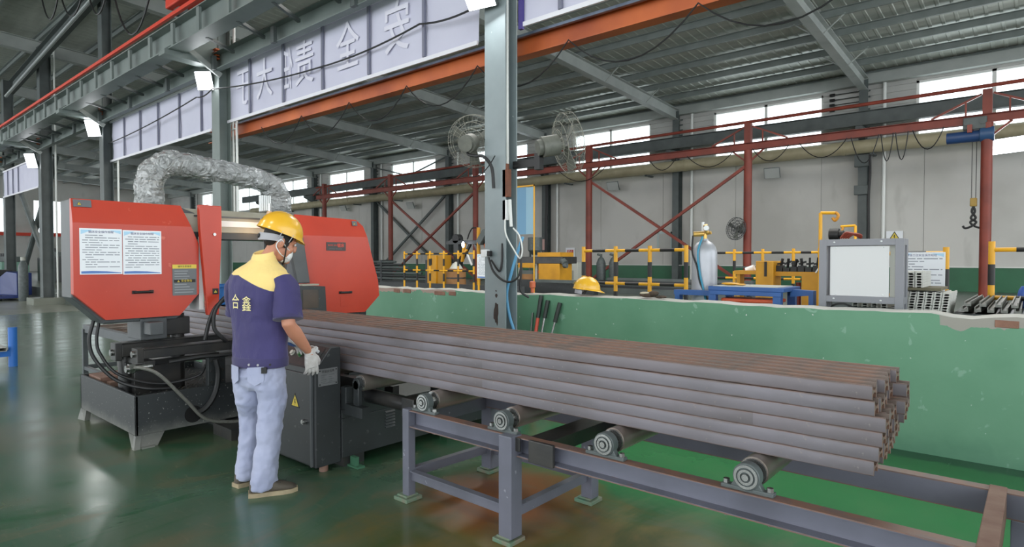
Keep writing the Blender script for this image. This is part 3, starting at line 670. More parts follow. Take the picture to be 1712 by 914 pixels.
# control cabinet with a sloping console
cx0, cx1, cy0, cy1 = -4.5, -3.61, 2.21, 2.405
cab = MB().prism([(cx0, cy0, 0.045), (cx0, cy1, 0.045), (cx0, cy1, 0.835), (cx0, 2.325, 0.835), (cx0, cy0, 0.70)], (cx1 - cx0, 0, 0)).build('control_cabinet', M_BLK, saw, smooth=0, bevel=0.006, label='black control cabinet with sloping console')
dr = MB().box(cx0 + 0.08, cx1 - 0.045, cy0 - 0.012, cy0, 0.06, 0.665).build('door', M_BLK, cab, smooth=0, bevel=0.004)
MB().box(cx1 - 0.045, cx1 - 0.03, cy0 - 0.014, cy0, 0.05, 0.68).build('door_edge', M_BODY, cab, smooth=0)
MB().cyl((-3.715, cy0 - 0.012, 0.345), (-3.715, cy0 - 0.035, 0.345), 0.017, 14).cyl((-3.715, cy0 - 0.035, 0.345), (-3.715, cy0 - 0.04, 0.345), 0.012, 14).build('lock', M_STEEL, cab)
warn(saw, (-3.84, cy0 - 0.0125, 0.455), (1, 0, 0), (0, 0, 1), 0.065, label='yellow high voltage triangle')
nl = V(0, -0.135, -0.115).normalized()
sl = V(0, 0.115, 0.135).normalized()
def on(x, t, d): return V(x, cy0, 0.70) + sl * t + V(0, -0.761, 0.648) * d
pan = MB().prism([on(cx0 + 0.1, 0.012, 0), on(cx1 - 0.04, 0.012, 0), on(cx1 - 0.04, 0.165, 0), on(cx0 + 0.1, 0.165, 0)], V(0, -0.761, 0.648) * 0.004).build('console_panel', M_BLK2, cab, smooth=0, label='console panel')
colr = ['#b5402c', '#3e7d4a', '#c9c7bd', '#2c6b3e', '#c9b23a', '#222222']
for i, hx in enumerate(colr):
    x = -3.78 - i * 0.1; bt = MB().cyl(on(x, 0.09, 0.004), on(x, 0.09, 0.022), 0.016, 14).cyl(on(x, 0.09, 0.003), on(x, 0.09, 0.008), 0.021, 14)
    bt.build('push_button', mat('button_' + hx[1:], hx, 0.35), saw)
MB().cyl(on(-3.70, 0.13, 0.0), on(-3.70, 0.13, 0.03), 0.012, 12).cyl(on(-3.7, 0.13, 0.03), on(-3.7, 0.13, 0.045), 0.022, 14).build('push_button', M_WHITE, saw, label='white mushroom button')
MB().cyl(on(-3.66, 0.06, 0.0), on(-3.66, 0.06, 0.02), 0.012, 12).cyl(on(-3.66, 0.06, 0.02), on(-3.66, 0.06, 0.035), 0.026, 14).build('push_button', mat('dull_red_button', '#8a4a38', 0.5), saw, label='dull red emergency button')
pt = MB().box(cx1, cx1 + 0.003, 2.232, 2.378, 0.585, 0.70).build('type_plate', M_PLATE, saw, smooth=0, bevel=0.0008, label='aluminium type plate')
q = MB()
for yy in (2.243, 2.367):
    for zz in (0.597, 0.688): q.cyl((cx1 + 0.003, yy, zz), (cx1 + 0.005, yy, zz), 0.005, 8)
q.build('rivets', M_INK, pt)
text('lettering', '带锯床铭牌', 0.019, M_INK, pt, (cx1 + 0.0035, 2.305, 0.68), (0, 1, 0), (0, 0, 1), 0.0002)
q = MB(); rr = random.Random(2)
for k in range(4):
    for j in range(2):
        yy = 2.25 + j * 0.06; q.box(cx1 + 0.003, cx1 + 0.0034, yy, yy + rr.uniform(0.02, 0.045), 0.655 - k * 0.015, 0.659 - k * 0.015)
q.box(cx1 + 0.003, cx1 + 0.0034, 2.255, 2.36, 0.60, 0.604); q.build('small_print', M_LBL, pt, smooth=0)
# machine bed with louvres, rollers
bed = MB().box(-4.95, -3.6, 2.405, 4.25, 0.07, 0.34).box(-3.64, -3.6, 2.405, 4.25, 0.34, 0.405).box(-4.95, -4.9, 2.405, 4.25, 0.34, 0.405).box(-4.9, -3.64, 4.2, 4.25, 0.34, 0.405).build('machine_bed', M_BLK, saw, smooth=0, bevel=0.004, label='black machine bed with louvres')
for k in range(6): MB().prism([(-3.6, 2.77, 0.20 + k * 0.022), (-3.588, 2.77, 0.205 + k * 0.022), (-3.6, 2.77, 0.215 + k * 0.022)], (0, 0.085, 0)).build('louvre', M_BODY, bed, smooth=0)
for q_ in ((-3.75, -3.62, 2.43, 2.6), (-3.7, -3.62, 3.4, 3.55), (-4.9, -4.7, 2.43, 2.6), (-3.7, -3.62, 4.05, 4.2)): MB().box(*q_, 0, 0.07).build('foot', M_BLK2, bed, smooth=0)
for q_ in (-3.66, -4.42): MB().cyl((q_, 2.3, 0), (q_, 2.3, 0.05), 0.03, 12).build('foot', M_RUSTEDGE, cab)
MB().box(-3.62, -3.5, 2.46, 2.52, 0.0, 0.012).box(-3.6, -3.54, 2.47, 2.5, 0.012, 0.07).build('anchor_bracket', mat('green_anchor', '#3d6b52', 0.6), bed, smooth=0)
MB().box(-3.62, -3.56, 2.41, 2.47, 0.405, 0.56).build('bearing_post', M_BLK, saw, smooth=0, bevel=0.004)
def roller(parent, x, z, y0, y1, r, mt=None):
    R = MB().cyl((x, y0, z), (x, y1, z), r, 28).build('roller', mt or M_ROLL, parent)
    m = MB().cyl((x, y0 - 0.012, z), (x, y0, z), r * 0.93, 24).cyl((x, y0 - 0.04, z), (x, y0 - 0.012, z), r * 0.4, 16); m.build('roller_collar', M_STEEL, R)
    return R
r0 = roller(saw, -3.46, 0.595, 2.46, 3.12, 0.055)
MB().cyl((-3.46, 2.42, 0.595), (-3.46, 2.45, 0.595), 0.04, 18).box(-3.49, -3.43, 2.42, 2.45, 0.45, 0.6).build('bearing', M_BLK, r0, bevel=0.004)
MB().box(-3.56, -3.36, 2.4, 2.46, 0.405, 0.45).box(-3.6, -3.36, 2.4, 2.46, 0.38, 0.405).build('roller_bracket', M_BLK, saw, smooth=0)
for x in (-4.1, -4.6): roller(saw, x, 0.595, 2.46, 3.12, 0.055)
for x in (-4.1, -4.6): MB().box(x - 0.04, x + 0.04, 2.43, 2.45, 0.34, 0.64).build('roller_bracket', M_BLK, saw, smooth=0); MB().box(x - 0.04, x + 0.04, 3.12, 3.14, 0.34, 0.64).build('roller_bracket', M_BLK, saw, smooth=0)
MB().box(-3.5, -3.42, 3.12, 3.15, 0.34, 0.64).build('roller_bracket', M_BLK, saw, smooth=0)
hc = MB().cyl((-3.75, 2.62, 0.47), (-3.15, 2.62, 0.47), 0.05, 16).box(-3.15, -3.03, 2.555, 2.685, 0.405, 0.53).build('feed_cylinder', M_BLK2, saw, bevel=0.006, label='black feed cylinder')
MB().cyl((-3.07, 2.555, 0.41), (-3.07, 2.53, 0.40), 0.014, 10).build('fitting', M_STEEL, hc)
MB().box(-3.6, -3.58, 2.5, 2.75, 0.40, 0.52).build('cylinder_mount', M_BLK, saw, smooth=0)
for q_ in (2.6, 3.0): MB().box(-4.9, -3.8, q_, q_ + 0.06, 0.34, 0.44).build('bed_rail', M_BLK2, saw, smooth=0)
# rear frame of the saw (columns behind the bars, pump)
MB().box(-5.9, -5.5, 3.2, 4.1, 0.0, 0.42).box(-5.75, -5.5, 3.3, 3.45, 0.42, 0.9).box(-5.75, -5.5, 3.75, 3.9, 0.42, 0.9).build('rear_base', M_BLK, saw, smooth=0, bevel=0.004)
MB().box(-5.9, -5.13, 2.44, 3.2, 0.0, 0.5).box(-5.6, -5.2, 2.44, 3.1, 0.5, 0.645).build('table', M_BLK2, saw, smooth=0, bevel=0.004)

# ================================================================ PLASTIC-WRAPPED EXHAUST DUCT
pm_ = bpy.data.materials.new('crumpled_clear_film'); pm_.use_nodes = True; nt = pm_.node_tree; N = nt.nodes; L = nt.links
b_ = N['Principled BSDF']; b_.inputs['Base Color'].default_value = hexc('#c3c6c6'); b_.inputs['Roughness'].default_value = 0.12; b_.inputs['Metallic'].default_value = 0.4
tc = N.new('ShaderNodeTexCoord'); nz = N.new('ShaderNodeTexNoise'); nz.inputs['Scale'].default_value = 7; nz.inputs['Detail'].default_value = 5; nz.inputs['Distortion'].default_value = 2.2
L.new(tc.outputs['Object'], nz.inputs['Vector']); bp = N.new('ShaderNodeBump'); bp.inputs['Strength'].default_value = 1.0; bp.inputs['Distance'].default_value = 0.08
L.new(nz.outputs['Fac'], bp.inputs['Height']); L.new(bp.outputs[0], b_.inputs['Normal'])
tr = N.new('ShaderNodeBsdfTransparent'); mxs = N.new('ShaderNodeMixShader'); mxs.inputs[0].default_value = 0.72; L.new(tr.outputs[0], mxs.inputs[1]); L.new(b_.outputs[0], mxs.inputs[2]); L.new(mxs.outputs[0], N['Material Output'].inputs[0])
duct = thing('exhaust_duct', 'bent exhaust duct wrapped in crumpled clear film above the saw', 'duct', (-5.9, 2.0, 1.9))
P = spline([(-5.9, 2.02, 1.905), (-5.9, 2.02, 2.06), (-5.9, 2.05, 2.18), (-5.9, 2.17, 2.275), (-5.9, 2.34, 2.275), (-5.9, 2.6, 2.255), (-5.9, 2.9, 2.225), (-5.9, 3.1, 2.18), (-5.9, 3.2, 2.07), (-5.9, 3.215, 1.95), (-5.9, 3.215, 1.89)], 7)
rd = random.Random(5); m = MB(); n = 26; vs = []; 
for k, p in enumerate(P):
    d = (P[min(k + 1, len(P) - 1)] - P[max(k - 1, 0)]).normalized(); sd = V(1, 0, 0); u = sd.cross(d)
    kk = k / len(P); base = 0.12 - (0.008 if 0.35 < kk < 0.7 else 0)
    for i in range(n):
        t = 2 * math.pi * i / n; w = 1 + 0.075 * math.sin(3 * t + k * 0.9) * math.sin(k * 1.7) + rd.uniform(-0.05, 0.05)
        fl = 0.88 if (math.sin(t) < -0.3) else 1.0
        vs.append(p + sd * (base * w * math.cos(t)) + u * (base * w * fl * math.sin(t)))
fs = [(k * n + i, k * n + (i + 1) % n, (k + 1) * n + (i + 1) % n, (k + 1) * n + i) for k in range(len(P) - 1) for i in range(n)]
m.add(vs, fs).build('film_wrap', pm_, duct, smooth=0)
m = MB(); 
for k in range(0, len(P), 1): pass
inner = MB().tube(P, 0.085, 16).build('flexible_tube', mat('duct_grey', '#6f7371', 0.4, 0.3, col2='#575b5a', scale=4, amount=1), duct)
m = MB()
for k in range(9): m.ring((-5.9, 2.02, 1.90 + k * 0.028), (0, 0, 1), 0.1, 0.085, 0.01, 20)
m.build('spiral_rib', mat('cream_rib', '#b9b29c', 0.5), duct)

# ================================================================ ROLLER STAND
st = thing('roller_stand', 'blue-grey roller stand carrying the bundle of steel bars', 'roller stand', (-1.4, 2.68, 0))
CH = lambda w, h, t=0.007: [(-w / 2, -h / 2), (w / 2, -h / 2), (w / 2, -h / 2 + t), (-w / 2 + t, -h / 2 + t), (-w / 2 + t, h / 2 - t), (w / 2, h / 2 - t), (w / 2, h / 2), (-w / 2, h / 2)]
g = NG('blue_grey_channel'); nn = g.noise(14, 5); nn2 = g.noise(3, 4)
top = g.step(g.math('ADD', g.math('ABSOLUTE', g.math('SUBTRACT', g.z, 0.49)), g.math('MULTIPLY', nn, 0.012)), 0.0505, 0.0515)
c = g.mix(g.step(nn2, 0.35, 0.65), '#696b78', '#5c5e69'); c = g.mix(top, c, g.mix(g.step(nn, 0.4, 0.62), '#7b5d50', '#6d5b57'))
M_CHAN = g.out(c, 0.45)
for (y, s) in ((2.365, 1), (3.02, -1)):
    # channel with its open side turned outwards
    poly = [(p[0] if s > 0 else -p[0], p[1]) for p in CH(0.06, 0.1)]
    r = MB().prof((-2.86, y, 0.49), (1.1, y, 0.49), poly).build('side_rail', M_CHAN, st, smooth=0)
def leg(x, y, w=0.085, h=0.545, nm='leg'):
    l = MB().box(x - w / 2, x + w / 2, y - w / 2, y + w / 2, 0.03, h).build(nm, M_STAND, st, smooth=0, bevel=0.004)
    f = MB().box(x - 0.07, x + 0.05, y - 0.06, y + 0.06, 0, 0.022).box(x - 0.055, x + 0.03, y - 0.045, y + 0.045, 0.022, 0.034)
    f.build('foot_plate', mat('green_painted_foot', '#4f7d66', 0.6, col2='#7d6f60', scale=18, amount=1), l, smooth=0, bevel=0.003)
    return l
for (x, y, w) in ((-2.835, 2.355, 0.055), (-2.02, 2.335, 0.085), (-2.8, 3.03, 0.085), (-2.0, 3.03, 0.075), (0.55, 2.345, 0.085), (-0.03, 3.03, 0.085), (0.95, 3.03, 0.085)):
    leg(x, y, w, 0.545 if y < 2.5 else 0.44)
lc = [(-0.02, -0.02), (0.02, -0.02), (0.02, -0.014), (-0.014, -0.014), (-0.014, 0.02), (-0.02, 0.02)]
for (a, b) in (((-2.81, 2.36, 0.145), (-2.06, 2.345, 0.145)), ((-2.83, 2.38, 0.155), (-2.8, 2.99, 0.155)), ((-1.99, 2.38, 0.155), (-2.0, 2.99, 0.155)), ((-2.76, 3.03, 0.15), (-2.04, 3.03, 0.15))):
    MB().bar(a, b, 0.012, 0.05).bar(V(a) + V(0, 0, 0.03), V(b) + V(0, 0, 0.03), 0.04, 0.008).build('stretcher', M_STAND, st, smooth=0)
MB().box(-2.86, -2.8, 2.39, 2.99, 0.43, 0.535).build('cross_beam', M_STAND, st, smooth=0)
MB().box(-1.93, -1.80, 2.39, 2.99, 0.47, 0.54).build('cross_beam', M_BLK2, st, smooth=0)
MB().box(-0.14, -0.085, 2.33, 3.05, 0.44, 0.545).build('cross_beam', M_RUSTEDGE, st, smooth=0, bevel=0.003, label='rusty end cross beam')
MB().box(-1.89, -1.74, 2.318, 2.338, 0.435, 0.545).build('cover_plate', M_BLK2, st, smooth=0, bevel=0.004, label='black rubber plate')
MB().box(-1.99, -1.95, 2.325, 2.337, 0.47, 0.54).build('cover_plate', M_BLK2, st, smooth=0, bevel=0.004)
for i, x in enumerate((-2.7, -2.09, -1.475, -0.84, 0.3)):
    R = roller(st, x, 0.60, 2.43, 3.06, 0.056)
    for yy, s in ((2.365, 1), (3.09, -1)):
        h = MB().cyl((x, yy - 0.022, 0.60), (x, yy + 0.022, 0.60), 0.052, 22).prism([(x - 0.04, yy - 0.016, 0.59), (x + 0.04, yy - 0.016, 0.59), (x + 0.062, yy - 0.016, 0.555), (x - 0.062, yy - 0.016, 0.555)], (0, 0.032, 0))
        h.box(x - 0.1, x + 0.1, yy - 0.018, yy + 0.018, 0.54, 0.556)
        h.build('pillow_block', M_BEAR, st, bevel=0.003)
        if s > 0:
            MB().ring((x, yy - 0.024, 0.60), (0, -1, 0), 0.046, 0.036, 0.003, 22).ring((x, yy - 0.024, 0.60), (0, -1, 0), 0.03, 0.02, 0.006, 18).cyl((x, yy - 0.024, 0.6), (x, yy - 0.034, 0.6), 0.013, 12).build('bearing_ring', M_STEEL, R)
            q = MB()
            for dx in (-0.083, 0.083): q.cyl((x + dx, yy, 0.556), (x + dx, yy, 0.572), 0.013, 6).cyl((x + dx, yy, 0.43), (x + dx, yy, 0.428), 0.01, 6)
            q.build('bolts', M_STEEL, R)

# ================================================================ BUNDLE OF STEEL BARS
BW, BH = 0.0875, 0.0535
def bar_outline():
    w, h, tw, fl = BW / 2 - 0.0038, BH / 2 - 0.0003, 0.0045, 0.0075
    right = [(w - 0.001, -h), (w + 0.0008, -h + 0.002), (w + 0.0022, -h * 0.5), (w + 0.0027, 0), (w + 0.0022, h * 0.5), (w + 0.0008, h - 0.002), (w - 0.001, h), (w - fl - 0.003, h), (w - fl - 0.006, tw + 0.006), (w - fl - 0.02, tw)]
    left = [(-a, -b) for a, b in right]
    r2 = [(w - fl - 0.02, -tw), (w - fl - 0.006, -tw - 0.006), (w - fl - 0.003, -h)]
    l2 = [(-a, -b) for a, b in r2]
    return r2 + right + l2 + left
g = NG('mill_scale_bar'); n1 = g.noise(30, 4, stretch=(0.25, 1, 1)); n2 = g.noise(3, 4, stretch=(0.6, 1, 1)); oi = g.N.new('ShaderNodeObjectInfo')
zz = g.math('ABSOLUTE', g.z); edge = g.step(g.math('ADD', zz, g.math('MULTIPLY', g.math('SUBTRACT', n1, 0.5), 0.018)), 0.0195, 0.0265)
inner = g.step(g.math('ABSOLUTE', g.y), 0.039, 0.036)
c = g.mix(g.step(n2, 0.38, 0.64), '#7d7a81', '#6a676b'); c = g.mix(g.step(g.noise(55, 3), 0.66, 0.72), c, '#85807f')
c = g.mix(g.math('MULTIPLY', oi.outputs['Random'], 0.3), c, '#6c5f5c')
rust_c = g.mix(g.step(n1, 0.4, 0.62), '#7c5f50', '#655850')
c = g.mix(g.math('MULTIPLY', edge, 0.75), c, rust_c); c = g.mix(inner, c, rust_c)
M_BAR = g.out(c, 0.5, 0.25); g.bump(n1, 0.15, 0.003)
ordn = ['lowest', 'second from the bottom', 'third from the bottom', 'fourth from the bottom', 'fifth from the bottom', 'topmost']
BY0, BZ0 = 2.48, 0.657
rb = random.Random(21); YO = bar_outline()
EX = [-0.44, -0.425, -0.415, -0.405, -0.44, -0.445]; cache = {}
def bar_mesh(L, bend):
    k = (round(L, 2))
    if k not in cache: cache[k] = MB().prof((-L, 0, 0), (0, 0, 0), YO).mesh('steel_bar', M_BAR, smooth=30)
    return cache[k]
def steel_bar(x1, L, row, col, label, group=None):
    o = bpy.data.objects.new('steel_bar', bar_mesh(L, 0)); COL.objects.link(o)
    o.location = (x1, BY0 + BW * (col + 0.5) + (0.012 if row == 5 and col == 0 else 0), BZ0 + BH * (row + 0.5)); tag(o, label, 'steel bar', group)
for row in range(6):
    for col in range(6):
        ex = EX[row] if col == 0 else EX[row] + rb.uniform(-0.02, 0.008)
        if row == 4 and col == 5: ex = -0.405
        full = 6.5 + (ex + 0.44)
        if col == 0:
            if row == 5: ex = -0.45
            split = {1: 2.35, 3: 2.35, 2: 0.86}.get(row)
            pl = 'front face of the bundle'
            if split:
                l1 = -ex * -1
                steel_bar(ex, round(split + ex, 2), row, col, 'shorter right hand bar, %s row on the %s' % (ordn[row], pl))
                steel_bar(-split - 0.004, round(6.95 - split, 2), row, col, 'longer left hand bar, %s row on the %s' % (ordn[row], pl))
            else: steel_bar(ex, round(6.95 + ex, 2), row, col, 'long steel bar, %s row on the %s' % (ordn[row], pl))
        elif row == 5:
            steel_bar(ex, round(6.95 + ex, 2), row, col, 'rusty top row bar, %s from the front of the bundle' % ['', 'second', 'third', 'fourth', 'fifth', 'sixth'][col])
        else: steel_bar(ex, round(6.95 + ex, 2), row, col, 'inner bar of the bundle, %s row, %s behind the front face' % (ordn[row], ['', 'first', 'second', 'third', 'fourth', 'fifth'][col]), 'bars inside the bundle')
# stand behind the saw, under the other end of the bars
so = thing('outfeed_stand', 'grey angle iron stand behind the left side of the saw', 'stand', (-7.6, 2.6, 0))
for (x, y) in ((-8.62, 2.22), (-8.62, 3.1), (-6.75, 2.3), (-6.75, 3.1)): MB().box(x - 0.025, x + 0.025, y - 0.025, y + 0.025, 0, 0.6).build('leg', M_BODY, so, smooth=0)
for y in (2.24, 3.08): MB().box(-8.65, -6.72, y - 0.03, y + 0.03, 0.56, 0.65).build('side_rail', M_BODY, so, smooth=0)
for x in (-8.4, -7.8, -7.2): roller(so, x, 0.6, 2.28, 3.05, 0.055)
MB().box(-8.63, -8.6, 2.24, 3.08, 0.12, 0.17).build('stretcher', M_BODY, so, smooth=0); MB().box(-8.6, -6.76, 2.2, 2.24, 0.12, 0.16).build('stretcher', M_BODY, so, smooth=0)
# blue crate standing on the bars
cr = MB(); cx, cy, cz = -6.2, 2.76, BZ0 + BH * 6 + 0.001
cr.box(cx - .13, cx + .13, cy - .11, cy + .11, cz, cz + .01).box(cx - .13, cx + .13, cy - .11, cy - .1, cz, cz + .2).box(cx - .13, cx + .13, cy + .1, cy + .11, cz, cz + .2).box(cx - .13, cx - .12, cy - .11, cy + .11, cz, cz + .2).box(cx + .12, cx + .13, cy - .11, cy + .11, cz, cz + .2).box(cx - .14, cx + .14, cy - .12, cy - .1, cz + .17, cz + .2).box(cx + .12, cx + .14, cy - .12, cy + .12, cz + .17, cz + .2)
tag(cr.build('plastic_crate', mat('blue_plastic', '#2a79c9', 0.4), loc=(cx, cy, cz), smooth=0, bevel=0.003), 'small blue plastic crate lying on the bars behind the red post', 'crate')
# ================================================================ THE WORKER
M_NAVY = mat('navy_cotton', '#3a3563', 0.8, col2='#2f2b52', scale=5, amount=1, bump=0.35, bscale=7, sheen=0.2)
M_YOKE = mat('yellow_cotton', '#f2d68a', 0.8, col2='#e9c978', scale=5, amount=1, bump=0.25, bscale=8, sheen=0.2)
M_JEANS = mat('washed_denim', '#adb2ca', 0.85, col2='#939ab6', scale=4.5, amount=1, bump=0.5, bscale=9, detail=7, sheen=0.2)
M_SKIN = mat('skin', '#c98f73', 0.5, col2='#b97d62', scale=6, amount=1)
M_HAIR = mat('black_hair', '#1f1b19', 0.6, bump=0.5, bscale=160)
M_HELM = mat('yellow_helmet', '#f0bd3a', 0.25, col2='#e5ad2c', scale=5, amount=1, spots='#a97b22', sscale=45, sth=0.755, coat=0.3)
M_STRAP = mat('grey_helmet_harness', '#a3a3a8', 0.55)
M_MASK = mat('white_face_mask', '#dfe0df', 0.8, bump=0.3, bscale=60)
M_GLOVE = mat('white_knit_glove', '#d8d6d4', 0.9, col2='#bdb8b4', scale=25, amount=1, bump=0.5, bscale=140)
M_GBLUE = mat('blue_glove_coating', '#5d7fc4', 0.6)
M_SHOE = mat('worn_dark_shoe', '#3a352f', 0.75, col2='#5a5348', scale=12, amount=1, bump=0.3, bscale=60)
M_SOLE = mat('tan_shoe_sole', '#a5977a', 0.7, col2='#8d8068', scale=20, amount=1)
PERS = (-3.668, 1.858, 0)
person = thing('person', 'worker in a yellow helmet, navy and yellow shirt and pale jeans, seen from behind', 'person', PERS)
person.rotation_euler = (0, 0, math.radians(20))
def pbuild(mb, name, mt, parent=person, vox=None, sm=2, disp=None, label=None, smooth=60, subd=0):
    me = mb.mesh(name, mt, (0, 0, 0), smooth); o = bpy.data.objects.new(name, me); COL.objects.link(o); o.parent = parent
    if vox:
        r = o.modifiers.new('merge', 'REMESH'); r.mode = 'VOXEL'; r.voxel_size = vox; r.use_smooth_shade = True
        if sm:
            q = o.modifiers.new('soften', 'SMOOTH'); q.iterations = sm; q.factor = 0.6
    if subd:
        q = o.modifiers.new('sub', 'SUBSURF'); q.levels = subd; q.render_levels = subd
    if disp:
        tx = bpy.data.textures.new(name + '_folds', 'CLOUDS'); tx.noise_scale = disp[1]; tx.noise_depth = 2
        d = o.modifiers.new('folds', 'DISPLACE'); d.texture = tx; d.strength = disp[0]; d.mid_level = 0.5; d.texture_coords = 'LOCAL'
    if label: o['label'] = label
    return o
def limb(m, pts, radii, n=20, fwd=(0, 1, 0), k=1.0):
    """rounded tapering limb: loft of sections along the points, radii = (side, front)"""
    secs = []; pts = [V(p) for p in pts]
    for i, p in enumerate(pts):
        d = (pts[min(i + 1, len(pts) - 1)] - pts[max(i - 1, 0)]).normalized(); f = V(fwd); f = (f - d * f.dot(d)).normalized(); s = d.cross(f)
        r = radii[i]; r = r if isinstance(r, tuple) else (r, r)
        secs.append((p, s * r[0] * k, f * r[1] * k))
    m.loft(secs, n); 
    return m
# joints (x right, y forward, z up)
shR, elR, wrR = V(0.2, 0.01, 1.295), V(0.255, -0.03, 1.04), V(0.235, 0.17, 0.85)
shL, elL, wrL = V(-0.185, 0.03, 1.31), V(-0.235, 0.09, 1.05), V(-0.10, 0.30, 0.92)
hipR, knR, anR = V(0.09, 0.0, 0.86), V(0.09, 0.0, 0.46), V(0.092, -0.065, 0.075)
hipL, knL, anL = V(-0.09, 0.02, 0.86), V(-0.122, 0.07, 0.46), V(-0.138, 0.045, 0.075)
neck, head = V(0.018, 0.045, 1.43), V(0.062, 0.115, 1.545)
RH = Matrix.Rotation(math.radians(-30), 3, 'Z') @ Matrix.Rotation(math.radians(-20), 3, 'X') @ Matrix.Rotation(math.radians(4), 3, 'Y')
H = lambda x, y, z: head + RH @ V(x, y, z)
# ---- body: one continuous skin from head to feet (covered parts slightly thinner than the clothes)
b = MB()
b.loft([((0, 0.01, 0.8), V(.11, 0, 0), V(0, .07, 0)), ((0, 0.01, 0.9), V(.125, 0, 0), V(0, .08, 0)), ((0, 0.02, 1.0), V(.13, 0, 0), V(0, .085, 0)), ((0, 0.015, 1.15), V(.145, 0, 0), V(0, .095, 0)), ((0, 0.01, 1.28), V(.155, 0, 0), V(0, .095, 0)), ((0.005, 0.02, 1.36), V(.11, 0, 0), V(0, .075, 0)), ((0.008, 0.03, 1.40), V(.06, 0, 0), V(0, .06, 0))])
b.loft([((0.005, 0.015, 1.34), V(.06, 0, 0), V(0, .06, 0)), (neck, V(.056, 0, 0), V(0, .058, 0.01)), (neck.lerp(head, 0.55), V(.055, -0.01, 0), V(.01, .06, 0.02)), (head, V(.05, -.02, 0), V(.02, .05, 0))])
b.ell(H(0, 0, 0.03), (0.077, 0.096, 0.105), RH, 24, 16)                       # skull
b.ell(H(0, 0.035, -0.055), (0.062, 0.066, 0.07), RH, 20, 12)                  # jaw
b.ell(H(0, 0.09, -0.105), (0.024, 0.02, 0.02), RH)                            # chin
b.ell(H(0, 0.105, -0.015), (0.013, 0.02, 0.026), RH); b.ell(H(0, 0.112, -0.03), (0.017, 0.013, 0.012), RH)   # nose
for s in (-1, 1):
    b.ell(H(s * 0.03, 0.088, 0.022), (0.02, 0.01, 0.008), RH)                # brow
    b.ell(H(s * 0.045, 0.07, -0.03), (0.022, 0.022, 0.025), RH)              # cheek
for (sh, el, wr) in ((shR, elR, wrR), (shL, elL, wrL)):
    limb(b, [sh, sh.lerp(el, 0.45), el, el.lerp(wr, 0.3), el.lerp(wr, 0.75), wr, wr + (wr - el).normalized() * 0.05], [0.043, 0.044, 0.04, 0.044, 0.034, (0.029, 0.024), (0.03, 0.02)])
for (hp, kn, an) in ((hipR, knR, anR), (hipL, knL, anL)):
    limb(b, [hp, hp.lerp(kn, 0.5), kn, kn.lerp(an, 0.35), kn.lerp(an, 0.8), an, an - V(0, 0, 0.04)], [0.06, 0.055, 0.045, 0.045, 0.036, 0.034, 0.036])
body = pbuild(b, 'body', M_SKIN, vox=0.0075, sm=3)
for s in (-1, 1):                                                             # ears
    e = MB().ell(H(s * 0.08, -0.008, -0.012), (0.009, 0.021, 0.034), RH @ Matrix.Rotation(math.radians(-12 * s), 3, 'Z'), 14, 10).ell(H(s * 0.087, -0.012, -0.014), (0.005, 0.012, 0.02), RH)
    pbuild(e, 'ear', M_SKIN)
    e = MB().ell(H(s * 0.03, 0.094, 0.008), (0.013, 0.007, 0.009), RH); ey = pbuild(e, 'eye', M_WHITE); pbuild(MB().ell(H(s * 0.03, 0.1005, 0.007), (0.006, 0.002, 0.006), RH), 'iris', M_INK, ey)
pbuild(MB().ell(H(0, 0.092, -0.066), (0.022, 0.008, 0.007), RH), 'mouth', mat('lips', '#a4604f', 0.5))
hr = MB().ell(H(0, -0.008, 0.035), (0.083, 0.098, 0.107), RH, 28, 14, -0.15, 1.0).ell(H(0, -0.046, 0.0), (0.068, 0.052, 0.055), RH, 20, 12)
for s in (-1, 1): hr.ell(H(s * 0.071, 0.025, 0.0), (0.01, 0.02, 0.035), RH)
pbuild(hr, 'hair', M_HAIR)
# face mask with ear loops
m = MB(); secs = []
for (yy, zz, w, t) in ((0.094, -0.022, 0.022, 0.02), (0.09, -0.045, 0.05, 0.03), (0.088, -0.075, 0.056, 0.035), (0.085, -0.10, 0.045, 0.033), (0.07, -0.125, 0.03, 0.026)):
    secs.append((H(0, yy - 0.012, zz), RH @ V(w, 0, 0), RH @ V(0, t, 0)))
mk = pbuild(m.loft(secs, 22), 'face_mask', M_MASK, subd=1)
for s in (-1, 1):
    pbuild(MB().tube(spline([H(s * 0.05, 0.085, -0.045), H(s * 0.074, 0.03, -0.025), H(s * 0.092, -0.012, 0.005), H(s * 0.094, -0.032, -0.012), H(s * 0.088, -0.03, -0.045), H(s * 0.072, 0.02, -0.08), H(s * 0.048, 0.08, -0.09)], 5), 0.0035, 6), 'ear_loop', M_MASK, mk)
# ---- shirt
t = MB()
t.loft([((0.0, 0.012, 0.775), V(.172, 0, 0), V(0, .118, 0)), ((0.0, 0.012, 0.83), V(.178, 0, 0), V(0, .122, 0)), ((0, 0.012, 0.93), V(.178, 0, 0), V(0, .122, 0)), ((0, 0.012, 1.05), V(.183, 0, 0), V(0, .124, 0)), ((0.0, 0.008, 1.18), V(.198, 0, 0), V(0, .128, 0)), ((0.003, 0.004, 1.27), V(.205, 0, 0), V(0, .122, 0)), ((0.006, 0.006, 1.33), V(.198, 0, -0.0), V(0, .108, 0)), ((0.008, 0.013, 1.36), V(.175, 0, 0), V(0, .096, 0)), ((0.01, 0.02, 1.392), V(.125, 0, 0), V(0, .082, 0)), ((0.01, 0.027, 1.415), V(.088, 0, 0), V(0, .072, 0)), ((0.012, 0.035, 1.435), V(.07, 0, 0), V(0, .068, 0.008))], 36, p=2.25)
g = NG('navy_shirt_with_yellow_yoke')
yo = g.math('ADD', g.z, g.math('MULTIPLY', g.math('MAXIMUM', g.math('ADD', g.x, 0.06), 0.0), 0.42))
yo = g.math('SUBTRACT', yo, g.math('MULTIPLY', g.math('MAXIMUM', g.math('ADD', g.y, 0.08), 0.0), 0.30))
